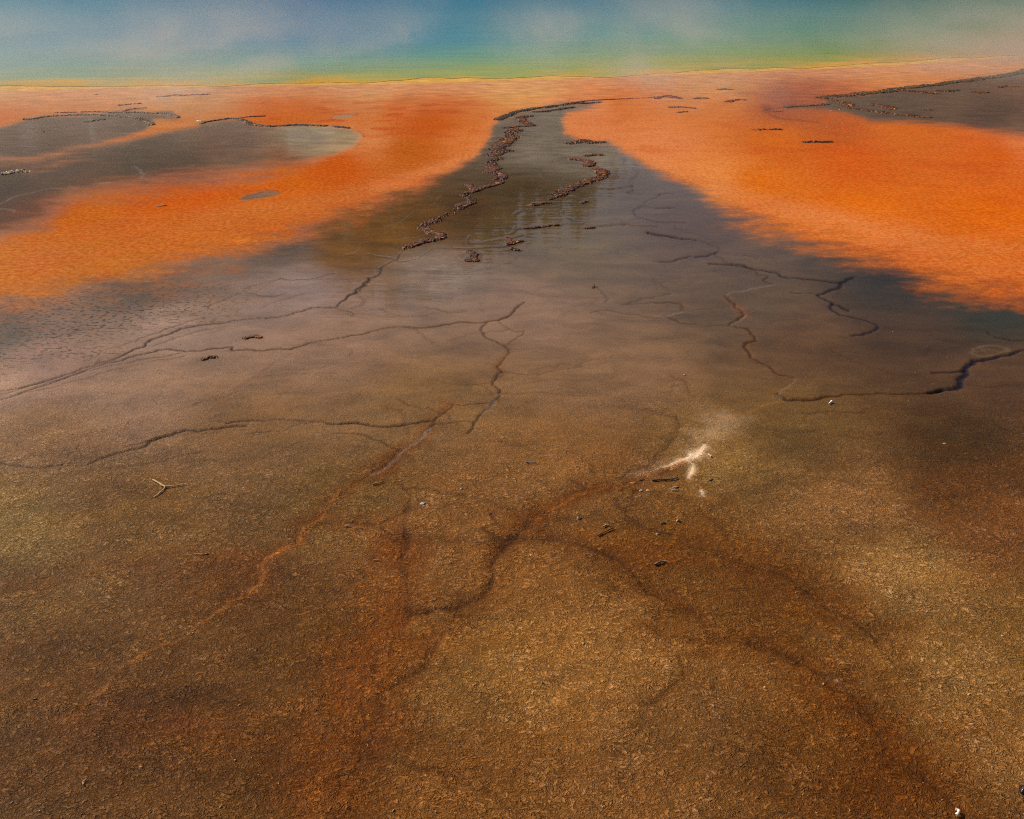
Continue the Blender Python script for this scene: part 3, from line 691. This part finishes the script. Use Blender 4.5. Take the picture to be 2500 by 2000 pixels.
for k, kind, hw, stg, tr in sorted(CRACKS, key=lambda c: 'gekpordsbw'.index(c[1])):
    p = fracture(ground_pts(tr, k), .06 if kind in 'gke' else .13, 2 if kind in 'gke' else 3)
    paint(kind, max(hw, .011) * {'d': .52, 'b': .58, 's': .5, 'o': .6, 'e': .75, 'k': .52 if hw > .06 else .42, 'g': .85, 'w': 1.0}.get(kind, 1), stg * {'s': .35, 'e': .7, 'k': .62 if hw > .06 else .72, 'o': .62, 'g': 1.15, 'p': .75 if hw > .03 else .22}.get(kind, 1), p)
    if kind in 'kg' and hw >= .04 and k in (5, 7, 8, 9):
        paint('d', .006, .32, fracture(ground_pts(tr, k), .10, 3))
for k, tr in ((8, '120,842 160,840'), (8, '155,1218 185,1216'), (8, '205,1284 216,1286'), (8, '60,1474 95,1464'), (8, '90,1400 115,1390'), (8, '130,1025 150,1022'),
              (8, '245,1030 258,1030'), (7, '1980,1470 2010,1465'), (7, '1100,985 1118,980'), (6, '1460,868 1476,872')):
    paint('k', .006, .9, ground_pts(tr, k))
# random hairline cracks and faint dark veins over the brown floor
for _ in range(120):
    u0 = rng.uniform(-50, 2550); v0 = rng.uniform(700, 1330) if rng.rand() < .75 else rng.uniform(520, 760)
    x0, y0 = at(u0, v0)
    L_ = rng.uniform(.15, .7); an = rng.normal(0, .45) + (0 if rng.rand() < .8 else 1.2)
    n_ = 6
    an = an + np.cumsum(rng.normal(0, .35, n_))
    p = np.array([[x0, y0]]) + np.concatenate([[[0, 0]], np.cumsum(np.stack([np.cos(an), np.sin(an)], 1) * L_ / n_, 0)])
    i_ = min(int(np.searchsorted(vr, v0)), NR - 3); j_ = min(max(int(np.searchsorted(uc, u0)), 0), NC - 2)
    if m_br[i_, j_] < .9: continue
    paint('k' if rng.rand() < .55 else 'd', rng.uniform(.005, .010), rng.uniform(.15, .4), fracture(p, .3, 3))

for k, hw, cs, tr, tone, label in CRUST:
    p = fracture(ground_pts(tr, int(k)), .1, 2)
    paint('r' if tone == 'red' else 'k', hw * (.5 if tone == 'red' else .75), .75 if tone == 'red' else .35, p)

co4 = np.ones((NR * NC, 4), np.float32); co4[:, :3] = COL.reshape(-1, 3)
mk4 = np.stack([FILM, LEA, ORG, SPK], -1).reshape(-1, 4).astype(np.float32)
g = mesh_obj('ground', np.stack([X, Y, Z], -1).reshape(-1, 3), grid_faces(NR, NC)[:, ::-1], ground_material())
a = g.data.attributes.new('col', 'FLOAT_COLOR', 'POINT'); a.data.foreach_set('color', co4.ravel())
a = g.data.attributes.new('msk', 'FLOAT_COLOR', 'POINT'); a.data.foreach_set('color', np.clip(mk4, 0, 1).ravel())
tag(g, 'brown, grey and orange microbial mats around the hot spring', 'ground', kind='structure')

# ------------------------------------------------------------------ the hot spring
uw = np.arange(-900, 3500, 8.)
sv = np.interp(uw, SHORE[:, 0], SHORE[:, 1]) - 3
sx, sy = at(uw, sv)
sy = sy + fbm(sx * .35, sx * 0 + 3, 7, 5, .6) * 1.5
tt = np.linspace(0, 1, 160) ** 2.2
far = np.full_like(uw, 122.)
yy = sy[None] + (far - sy)[None] * tt[:, None]
xx = (uw[None] - 1250) / F * (yy * ct + H * st)
uu, vv = bearing(xx, yy)
nz = fbm(xx * .25, yy * .5, 31, 4); nz2 = fbm(xx * .9, yy * 1.1, 37, 4, .6)
wt_ = np.clip((sv[None] - vv) / np.maximum(sv[None], 40) + nz * .05 + nz2 * .16 * sstep(.3, .0, (sv[None] - vv) / 150), 0, 1.3)
tab = np.array([[lin([float(q) for q in s.split(',')]) for s in r.split()] for r in WATER])
wu = np.array(WATER_U) * SC; wT = np.array(WATER_T)
fu = np.interp(uu + nz * 40, wu, np.arange(len(wu))); ft = np.interp(wt_, wT, np.arange(len(wT)))
iu = np.clip(fu.astype(int), 0, len(wu) - 2); it = np.clip(ft.astype(int), 0, len(wT) - 2)
au = (fu - iu)[..., None]; at_ = (ft - it)[..., None]
wcol = (tab[it, iu] * (1 - au) + tab[it, iu + 1] * au) * (1 - at_) + (tab[it + 1, iu] * (1 - au) + tab[it + 1, iu + 1] * au) * at_
wt = mesh_obj('water', np.stack([xx, yy, np.full_like(xx, .006)], -1).reshape(-1, 3), grid_faces(*xx.shape), water_material(), wcol.reshape(-1, 3))
tag(wt, 'blue green hot spring water with a yellow shallow rim', 'water', kind='structure')

# ------------------------------------------------------------------ crusts
M_CRUST = plain_material('sinter_crust', .6, .3, 0., 110, .5)
def ground_z(x, y):
    u, v = bearing(x, y)
    i = np.clip(np.searchsorted(vr, v), 1, NR - 4); j = np.clip(np.searchsorted(uc, u), 1, NC - 2)
    return Z[i, j]
def tone_table(key): return np.array([lin([float(q) for q in s.split(',')]) for s in TONES[key]])
def crust(k, hw, cs, tr, tone, label, seed):
    p = fracture(ground_pts(tr, int(k)), .10, 2)
    seg = np.hypot(*(p[1:] - p[:-1]).T); s = np.concatenate([[0], np.cumsum(seg)]); Ln = s[-1]
    st_ = max(cs / 4.5, .004)
    lo = p.min(0) - hw * 1.3; hi = p.max(0) + hw * 1.3
    nx = int((hi[0] - lo[0]) / st_) + 2; ny = int((hi[1] - lo[1]) / st_) + 2
    gx = lo[0] + np.arange(nx) * st_; gy = lo[1] + np.arange(ny) * st_
    gx, gy = np.meshgrid(gx, gy)
    D = np.full(gx.shape, 9.)
    for a, b in zip(p[:-1], p[1:]):
        e = b - a
        t_ = np.clip(((gx - a[0]) * e[0] + (gy - a[1]) * e[1]) / (e @ e + 1e-12), 0, 1)
        D = np.minimum(D, np.hypot(gx - a[0] - t_ * e[0], gy - a[1] - t_ * e[1]))
    # crumbs: rounded lumps on a jittered lattice, thinning out away from the spine
    best = np.full(gx.shape, -.02); tint = np.zeros(gx.shape)
    clump = .5 + .9 * fbm(gx * 3.2, gy * 3.2, seed, 3)
    for layer, (sc, amp) in enumerate(((cs * 1.25, .8), (cs * .75, 1.), (cs * .45, 1.))):
        cx0 = np.floor(gx / sc); cy0 = np.floor(gy / sc)
        for dx in (-1, 0, 1):
            for dy in (-1, 0, 1):
                cx, cy = cx0 + dx, cy0 + dy
                r1 = _h(cx, cy, seed + 7 * layer); r2 = _h(cx, cy, seed + 1 + 7 * layer); r3 = _h(cx, cy, seed + 2 + 7 * layer); r4 = _h(cx, cy, seed + 3 + 7 * layer)
                px = (cx + .15 + .7 * r1) * sc; py = (cy + .15 + .7 * r2) * sc
                rr = sc * (.24 + .62 * r3 ** 1.5)
                d = np.hypot((gx - px) / (1 + .5 * r4), gy - py) / rr
                prob = np.clip((1.3 - D / hw) * (1.0 if hw > .07 else 1.8), 0, 1) * np.clip((clump - .05) * 1.8, .08, .97)
                hh = amp * rr * (.25 + .48 * r2 ** 2) * np.sqrt(np.clip(1 - d * d, 0, 1))
                hh = np.where((r4 < prob) & (d < 1), hh, -.02)
                up = hh > best
                best = np.where(up, hh, best); tint = np.where(up, r1 * .999, tint)
    slab = (sstep(.50, .82, clump + .35 * fbm(gx * 16, gy * 16, seed + 9, 3)) * sstep(1.0, .55, D / hw) * 1.0 - .35) * cs * .5
    up = slab > np.maximum(best, 0); best = np.where(up, slab, best); tint = np.where(up, .5 + .49 * fbm(gx * 30, gy * 30, seed + 3, 2), tint)
    best = np.where(best > 0, best * (1 + .35 * fbm(gx * 90, gy * 90, seed + 5, 2)) + .004, -.02)
    best = np.where(D > hw * 1.25, -.02, best)
    keep = D < hw * 1.35
    tt_ = tone_table(tone); cc = tt_[(tint * len(tt_)).astype(int) % len(tt_)]
    hb = _h(np.floor(tint * 977), np.floor(tint * 331), seed)
    cc = cc * (np.array([1.1, .8, .6]) if tone == 'red' else np.array([.60, .46, .25])) * np.where(hb > .9, 2.4, .25 + .9 * hb)[..., None]  # mostly dark crumbs, a few painted extra bright as glints
    idx = -np.ones(gx.shape, int); idx[keep] = np.arange(keep.sum())
    f = np.stack([idx[:-1, :-1], idx[:-1, 1:], idx[1:, 1:], idx[1:, :-1]], -1).reshape(-1, 4)
    f = f[(f >= 0).all(1)]
    base = p[len(p) // 2]
    vs = np.stack([gx[keep] - base[0], gy[keep] - base[1], best[keep]], -1)
    o = mesh_obj('crust_ridge' if Ln > .8 else 'crust_lump', vs, f, M_CRUST, cc[keep], (base[0], base[1], 0))
    return tag(o, label, 'crust', 'crusts standing out of the mats')
for n, (k, hw, cs, tr, tone, label) in enumerate(CRUST):
    crust(k, hw * (.47 if k == '2' else .56 if k in '13' else .36), max(cs * (.42 if k == '2' else .58), .012) * (1 if k in '123' else .5), tr, tone, label, 100 + 13 * n)

# ------------------------------------------------------------------ loose stones, chips and twigs
M_STONE = plain_material('stone', .5, .5, .3, 140, .35, bump=.002)
M_WOOD = plain_material('dry_wood', .7, .3, 0., 180, .4, bump=.002)
def px_size(v): return (float(at(1250, v)[1]) * ct + H * st) / F      # metres per photo pixel across at row v
def stone(name, label, cat, k, u, v, wpx, asp=1.0, flat=.55, rot=0., tones=('120,110,100', '70,60,50'), mat=None, group=None, seed=1):
    pu, pv = P('%g,%g' % (u, v), k)[0]
    x, y = at(pu, pv); x = float(x); y = float(y)
    r = wpx / 2.39556 * px_size(pv) / 2 * .85
    bm = bmesh.new(); bmesh.ops.create_icosphere(bm, subdivisions=3, radius=1)
    co = np.array([q.co for q in bm.verts]); fs = np.array([[q.index for q in f.verts] for f in bm.faces]); bm.free()
    n1 = fbm(co[:, 0] * 1.6 + co[:, 2] * 1.1 + seed, co[:, 1] * 1.6 - co[:, 2] * .7, seed, 3); n2 = fbm(co[:, 0] * 5 + co[:, 2] * 3, co[:, 1] * 5 + seed, seed + 4, 2)
    co = co * (1 + .42 * n1 + .14 * n2)[:, None]
    # chipped facets
    rs = np.random.RandomState(seed)
    for _ in range(7):
        d = rs.normal(size=3); d /= np.linalg.norm(d)
        h = co @ d; lim = rs.uniform(.62, .9)
        co = co - np.maximum(h - lim, 0)[:, None] * d * .85
    co = co * np.array([r, r * asp, r * flat * min(1, asp * 1.4)])
    tn = np.array([lin([float(q) for q in s.split(',')]) for s in tones])
    w_ = sstep(-.3, .5, n1 + .8 * n2)[:, None]
    cc = tn[0] * w_ + tn[-1] * (1 - w_)
    o = mesh_obj(name, co, fs, mat or M_STONE, cc, (x, y, float(ground_z(x, y)) + r * flat * .22), True)
    o.rotation_euler = (0, 0, R(rot))
    return tag(o, label, cat, group)
def branch(pts, rad, seg=7):
    """tapered bent tube; pts n x 3, rad n"""
    pts = np.asarray(pts, float); n = len(pts); vs = []
    for i in range(n):
        d = pts[min(i + 1, n - 1)] - pts[max(i - 1, 0)]; d /= np.linalg.norm(d) + 1e-9
        a = np.cross(d, [0, 0, 1.]); a /= np.linalg.norm(a) + 1e-9; b = np.cross(a, d)
        for q in range(seg):
            an = 2 * math.pi * q / seg
            vs.append(pts[i] + rad[i] * (a * math.cos(an) + b * math.sin(an)))
    fs = [[i * seg + q, i * seg + (q + 1) % seg, (i + 1) * seg + (q + 1) % seg, (i + 1) * seg + q] for i in range(n - 1) for q in range(seg)]
    return np.array(vs), np.array(fs)
def twig(name, label, cat, k, traces, tones, group=None, lift=.003):
    base = None; V_ = []; F_ = []; off = 0
    for tr, r0, r1 in traces:
        p = fracture(ground_pts(tr, k), .05, 1)
        if base is None: base = p[len(p) // 2]
        z = ground_z(p[:, 0], p[:, 1]) + lift + r0 * .5
        rr = .62 * np.linspace(r0, r1, len(p)) * (1 + .25 * np.sin(np.arange(len(p)) * 2.1))
        v_, f_ = branch(np.stack([p[:, 0] - base[0], p[:, 1] - base[1], z], 1), rr)
        V_.append(v_); F_.append(f_ + off); off += len(v_)
    V_ = np.concatenate(V_); F_ = np.concatenate(F_)
    tn = np.array([lin([float(q) for q in s.split(',')]) for s in tones])
    cc = tn[0] + (tn[-1] - tn[0]) * np.clip(.5 + fbm(V_[:, 0] * 40, V_[:, 1] * 40, 3, 2), 0, 1)[:, None]
    o = mesh_obj(name, V_, F_, M_WOOD, cc, (base[0], base[1], 0), True)
    return tag(o, label, cat, group)

twig('forked_twig', 'pale forked twig lying alone on the left brown flat', 'twig', 4,
     [('895,1276 920,1290 945,1306 968,1315', .006, .009), ('965,1315 1010,1310 1080,1298 1110,1292', .006, .002), ('968,1314 955,1330 940,1345 900,1378', .004, .005)], ('178,146,96', '214,188,140'))
twig('stick', 'grey weathered stick inside the cream edged loop of the mat', 'stick', 6, [('-20,1280 20,1276 60,1276 90,1272 110,1272 130,1262', .008, .005)], ('104,90,76', '80,66,54'))
twig('stick', 'flat grey stick lying alone on the brown centre of the mat', 'stick', 5, [('1158,1177 1185,1178 1220,1178', .006, .004)], ('130,120,112', '90,78,66'))
twig('stick', 'straight tan stick inside the dark ring left of centre', 'stick', 5, [('262,1308 295,1300 328,1290', .006, .004)], ('176,128,76', '130,90,50'))
twig('stick', 'short pale splinter right of the cream ridge', 'stick', 6, [('308,1124 318,1131 328,1139', .006, .005)], ('206,168,132', '168,128,90'))
twig('stick', 'white sliver lying on the dark line of the ring', 'stick', 5, [('100,1546 132,1543', .006, .004)], ('214,190,160', '176,150,120'))
twig('stick', 'white sliver tucked under the striped bark chip', 'stick', 5, [('2008,1340 2045,1338', .005, .004)], ('220,196,170', '190,160,130'))
twig('stick', 'half buried gold twig running toward the right golden channel', 'stick', 5, [('1580,1610 1620,1588 1650,1574 1670,1566', .006, .004)], ('130,86,36', '100,62,24'))
twig('curled_twig', 'small knotted twig left of the pebble cluster', 'twig', 5, [('1612,1560 1630,1548 1648,1551', .006, .004), ('1630,1549 1622,1544', .004, .003)], ('176,140,96', '84,56,30'))
twig('curled_twig', 'dark curled bark strip in the golden channel below the pebbles', 'twig', 8, [('1915,244 1930,232 1950,230 1965,222 1982,224', .008, .006), ('1950,232 1958,240', .006, .003)], ('60,38,24', '190,150,110'))
twig('curled_twig', 'thin pale curl of grass stem at the lower left', 'twig', 7, [('490,1535 488,1518 498,1508 512,1500', .003, .002)], ('190,160,120', '160,126,84'))
twig('stick', 'two tone sliver beside a dark pebble at the left', 'stick', 7, [('1135,180 1170,181 1195,179', .003, .003)], ('190,156,122', '140,106,76'))
twig('stick', 'pale splinter left of the dark vertical seam', 'stick', 8, [('268,212 310,208', .004, .003)], ('200,164,124', '150,110,70'))
stone('bark_chip', 'striped bark chip with pale top near the cream ridge', 'bark', 5, 2028, 1324, 80, .35, .3, 24, ('150,122,100', '84,60,48'), M_WOOD, seed=3)
stone('bark_chip', 'dark bark chip on the golden edge left of the loop', 'bark', 5, 1836, 1268, 52, .36, .32, 22, ('110,80,50', '50,32,20'), M_WOOD, seed=4)
stone('bark_chip', 'tan bark flake touching the dark chip on the golden edge', 'bark', 5, 1788, 1284, 42, .36, .2, 14, ('196,150,98', '160,110,60'), M_WOOD, seed=5)
stone('bark_chip', 'upright grey chip right of the cream ridge', 'bark', 6, 320, 1272, 46, .4, .5, 40, ('140,120,100', '66,48,34'), M_WOOD, seed=6)
stone('driftwood', 'pale topped driftwood lump lying on the left orange mat', 'driftwood', 1, 948, 1205, 74, .5, .16, 24, ('150,132,90', '56,46,34'), M_WOOD, seed=8)
stone('white_stone', 'largest white stone flake left of centre', 'stone', 5, 555, 1416, 44, .7, .4, 10, ('206,190,176', '150,128,108'), seed=11)
stone('pale_stone', 'small pale stone above the largest white flake', 'stone', 5, 785, 1331, 24, .9, .6, 0, ('196,170,140', '140,110,80'), seed=12)
stone('pebble', 'grey pebble with light top left of the pebble cluster', 'pebble', 5, 1472, 1504, 34, .8, .7, -15, ('150,142,138', '56,46,40'), seed=13)
stone('pebble', 'small black pebble on the golden crease', 'pebble', 5, 1263, 1461, 20, .8, .7, 0, ('40,30,30', '24,18,18'), seed=14)
stone('pebble', 'glinting white and dark pebble right in the cluster', 'pebble', 6, 134, 1524, 30, .8, .9, 20, ('200,184,176', '50,40,34'), seed=15)
stone('pebble', 'dull green grey pebble left of the glinting one', 'pebble', 6, 43, 1536, 38, .7, .5, 0, ('84,78,54', '54,46,30'), seed=16)
stone('pebble', 'bluish white pebble below the dark bark chip', 'pebble', 5, 1834, 1336, 28, .9, .8, 30, ('196,186,186', '86,66,50'), seed=17)
stone('pebble', 'tan pebble right of the bluish white one', 'pebble', 5, 1876, 1334, 34, .6, .4, -30, ('190,136,76', '120,76,36'), seed=18)
stone('pebble', 'flat cream pebble below the green grey one', 'pebble', 5, 1932, 1596, 30, .7, .5, 0, ('186,150,112', '130,94,60'), seed=19)
stone('pebble', 'cream pebble below and left of the dark hollow streak', 'pebble', 9, 642, 954, 26, .7, .6, 10, ('226,180,130', '180,120,70'), seed=20)
stone('pebble', 'cream pebble on the pale wrinkled skin at lower right', 'pebble', 9, 1852, 1166, 40, .5, .35, -8, ('220,170,120', '160,104,60'), seed=21)
stone('pebble', 'small cream pebble at the dark right band', 'pebble', 6, 1690, 1059, 22, .6, .5, -12, ('226,190,150', '180,130,90'), seed=22)
stone('pebble', 'small pale pebble alone right of the middle of the flat', 'pebble', 6, 172, 661, 22, .6, .5, 0, ('206,172,130', '150,110,76'), seed=23)
stone('pebble', 'tan flake between the flat stick and the small pale stone', 'pebble', 5, 1091, 1266, 26, .6, .3, -10, ('196,142,98', '140,90,54'), seed=24)
stone('pebble', 'dark pebble beside the two tone sliver', 'pebble', 7, 1212, 179, 26, .6, .6, 0, ('56,40,32', '34,22,16'), seed=25)
stone('pebble', 'black lump on the far side of the second grey pond', 'pebble', 1, 1138, 973, 13, .9, .8, 0, ('46,38,30', '30,24,20'), seed=26)
stone('pebble', 'dark lump in the left grey pond', 'pebble', 1, 256, 771, 14, .8, .7, 0, ('50,36,28', '34,24,18'), seed=27)
stone('white_slab', 'thin white slab between the two grey ponds', 'stone', 1, 1163, 707, 38, 1.2, .12, 0, ('236,216,196', '214,180,150'), seed=28)
stone('pale_stone', 'lone pale stone near the left shore', 'stone', 1, 561, 553, 26, .8, .45, 0, ('220,186,160', '120,70,50'), seed=29)
stone('pale_stone', 'left one of two white stones in the grey strip below the bank tip', 'stone', 3, 1026, 651, 15, .8, .5, 0, ('220,206,200', '160,140,130'), seed=30)
stone('pale_stone', 'right one of two white stones in the grey strip below the bank tip', 'stone', 3, 1078, 641, 13, .8, .5, 0, ('220,206,200', '160,140,130'), seed=31)
stone('pale_stone', 'white speck stone at the left end of the cross channel crack', 'stone', 2, 1098, 1325, 14, .8, .8, 0, ('226,206,190', '140,110,90'), seed=32)
stone('black_stone', 'glossy black stone cut by the right edge of the photo', 'stone', 9, 2162, 1562, 96, .9, .8, 0, ('30,26,34', '14,12,16'), plain_material('black_glass', .12, .6, .8, 60, .3, bump=.004), seed=33)
twig('white_curl', 'bright white curled shell bit at the end of the dark channel', 'shell', 9, [('1752,1678 1764,1676 1772,1688 1768,1702 1756,1712', .005, .008)], ('246,226,200', '226,196,160'), lift=.008)
twig('feather', 'tiny white feather below the brown crack at right', 'feather', 6, [('1014,833 1022,826 1031,820', .004, .010)], ('250,240,228', '236,214,190'), lift=.006)

# specks of pale grit nobody could count
rs = np.random.RandomState(77)
V_, F_, C_ = [], [], []; off = 0
tn = np.array([lin(c) for c in ([200, 160, 112], [190, 120, 66], [220, 196, 160], [170, 104, 50], [150, 130, 110])])
cnt = 0
while cnt < 1500:
    u = rs.uniform(-200, 2700); v = rs.uniform(760, 2080)
    if rs.rand() > (v / 2000) ** 1.2: continue
    x, y = at(u, v); x = float(x); y = float(y)
    r = rs.uniform(.0008, .0021) * (1 if rs.rand() < .93 else 1.8); an = rs.uniform(0, math.pi); el = rs.uniform(1, 3.2)
    z = float(ground_z(x, y)) + .0015
    ca, sa = math.cos(an), math.sin(an)
    pts = []
    for zz, s in ((-.006, 1.), (r * .7, .6)):
        for q in range(5):
            t = 2 * math.pi * q / 5 + rs.uniform(-.3, .3)
            a, b = math.cos(t) * r * el * s, math.sin(t) * r * s
            pts.append([x + a * ca - b * sa, y + a * sa + b * ca, z + zz])
    V_ += pts
    F_ += [[off + q, off + (q + 1) % 5, off + 5 + (q + 1) % 5, off + 5 + q] for q in range(5)] + [[off + 5, off + 6, off + 7, off + 8], [off + 5, off + 8, off + 9, off + 9]][:1] + [[off + 8, off + 9, off + 5, off + 5]][:0]
    C_ += [tn[rs.randint(len(tn))] * rs.uniform(.55, .95)] * 10
    off += 10; cnt += 1
o = mesh_obj('pale_grit', V_, F_, M_STONE, np.array(C_), smooth=False)
tag(o, 'fine pale grit scattered over the brown mats', 'grit', kind='stuff')

# ------------------------------------------------------------------ the wood beyond the spring (seen mirrored in the wet floor)
rs = np.random.RandomState(9)
V_, F_ = [], []; off = 0
for n in range(620):
    azd = rs.uniform(-30, 34)
    rr = rs.uniform(135, 175) + 34 * float(sstep(-8, -16, azd))
    top = np.interp(azd, [-44, -30, -17, -14, -10.5, -5, -3.5, -1, 0, 4, 6.5, 9, 34], [14, 15, 14, 15, 17.2, 17, 15.6, 14, 13, 12.6, 9, 7, 6]) * rs.uniform(.80, 1.02)
    x, y = rr * math.sin(R(azd)), rr * math.cos(R(azd))
    hgt = H + rr * math.tan(R(top)); tree = min(hgt, rs.uniform(15, 24)); zb = hgt - tree
    br = tree * rs.uniform(.10, .15)
    tiers = 9
    for q in range(tiers):
        f0 = q / tiers; z0 = zb + tree * (.06 + .94 * f0); z1 = z0 + tree * (.94 / tiers) * 1.7
        r0 = br * (1 - f0) ** .8 + .25
        ring = []
        for s in range(9):
            a = 2 * math.pi * s / 9 + q * .7
            k = r0 * rs.uniform(.6, 1.25)
            ring.append([x + k * math.cos(a), y + k * math.sin(a), z0 - rs.uniform(0, .5)])
        V_ += ring + [[x, y, min(z1, hgt)]]
        F_ += [[off + s, off + (s + 1) % 9, off + 9] for s in range(9)]
        off += 10
cw = np.array([lin([58, 62, 30])]) * np.ones((len(V_), 1))
o = mesh_obj('distant_wood', V_, F_, plain_material('foliage', .8, .2, 0, .8, .5), cw, smooth=False)
tag(o, 'dark conifer wood on the slope beyond the hot spring', 'wood', kind='stuff')
# slope it stands on
az = np.linspace(-60, 60, 60); rad = np.array([124, 140, 160, 200, 300.])
hh = np.interp(az, [-60, -30, -9, 0, 10, 60], [14, 16, 18, 12, 6, 6])
A, B = np.meshgrid(az, rad)
zz = np.array([-.5, .35, .75, 1.3, 2.2])[:, None] * hh[None]
o = mesh_obj('hills', np.stack([B * np.sin(np.radians(A)), B * np.cos(np.radians(A)), zz], -1).reshape(-1, 3), grid_faces(*A.shape),
             plain_material('forest_floor', .9, .1, 0, .3, .4), np.ones((A.size, 1)) * lin([74, 70, 40]))
tag(o, 'wooded slope beyond the hot spring', 'hills', kind='structure')

# ------------------------------------------------------------------ steam over the spring
STEAM = .12
# plumes: (bearing in photo px, distance m, half width m, depth m, strength)
PLUMES = [(10, 26, 1.2, 8, .5), (395, 29, 1.7, 9, 1.1), (610, 22.5, .9, 5.0, 2.2), (800, 27, .9, 6, .5), (960, 34, 1.0, 9, .5), (1320, 34, 1.4, 9, .6),
          (1600, 24, 1.3, 6, 1.9), (1770, 38, 1.8, 9, .5), (2330, 27, 1.8, 6, 1.7), (2540, 29, 2.2, 7, 1.7), (140, 13.5, 2.0, 2.6, .14), (-300, 34, 3, 10, .6), (2900, 38, 4, 10, .8)]
def steam():
    m, t = material('steam'); L = t.links.new
    pos = node(t, 'NewGeometry').outputs['Position']
    wn = noise(t, scaled(t, pos, (.22, .12, .30)), 1, 3, .55)
    vm = node(t, 'VectorMath', operation='MULTIPLY_ADD'); L(wn.outputs['Color'], vm.inputs[0])
    vm.inputs[1].default_value = (5.0, 5.0, 0); L(pos, vm.inputs[2])
    sx = node(t, 'SeparateXYZ'); L(vm.outputs[0], sx.inputs[0])
    sz = node(t, 'SeparateXYZ'); L(pos, sz.inputs[0])
    X_, Y_, Z_ = sx.outputs[0], sx.outputs[1], sz.outputs[2]
    tot = None
    for u, dist, wx, wy, s in PLUMES:
        px = (u - 1250) / F * (dist * ct + H * st)
        a = math_(t, 'MULTIPLY_ADD', X_, 1 / wx, -(px + 2.5) / wx)
        a = math_(t, 'SUBTRACT', a, math_(t, 'MULTIPLY', Z_, .12))
        b = math_(t, 'MULTIPLY_ADD', Y_, 1 / wy, -(dist + 2.5) / wy)
        q = math_(t, 'ADD', math_(t, 'MULTIPLY', a, a), math_(t, 'MULTIPLY', b, b))
        g = math_(t, 'MULTIPLY', math_(t, 'EXPONENT', math_(t, 'MULTIPLY', q, -1.)), s)
        tot = g if tot is None else math_(t, 'ADD', tot, g)
    n1 = noise(t, scaled(t, pos, (.60, .16, .7), (3.1, 0, 0)), 1, 4, .6, .5).outputs[0]
    tot = math_(t, 'MULTIPLY', tot, maprange(t, n1, .36, .62, .08, 1.5))
    tot = math_(t, 'ADD', tot, math_(t, 'MULTIPLY', maprange(t, sz.outputs[1], 16., 22., 0, 1), .055))
    zf = math_(t, 'EXPONENT', math_(t, 'MULTIPLY', Z_, -1.0))
    top = maprange(t, Z_, 3.3, 2.3, 0, 1)
    den = math_(t, 'MULTIPLY', math_(t, 'MULTIPLY', tot, zf), math_(t, 'MULTIPLY', top, STEAM))
    p = node(t, 'VolumePrincipled'); o = node(t, 'OutputMaterial'); L(p.outputs[0], o.inputs['Volume'])
    p.inputs['Color'].default_value = (.84, .76, .66, 1); p.inputs['Anisotropy'].default_value = .1  # warm tint stands in for light bounced up from the mats
    L(den, p.inputs['Density'])
    return m
bm = bmesh.new(); bmesh.ops.create_cube(bm, size=1)
me = bpy.data.meshes.new('steam'); bm.to_mesh(me); bm.free()
o = bpy.data.objects.new('steam', me); C.collection.objects.link(o)
o.scale = (84, 52, 3.3); o.location = (1, 35, 1.68)
me.materials.append(steam())
tag(o, 'pale steam drifting over the hot spring', 'steam', kind='stuff')
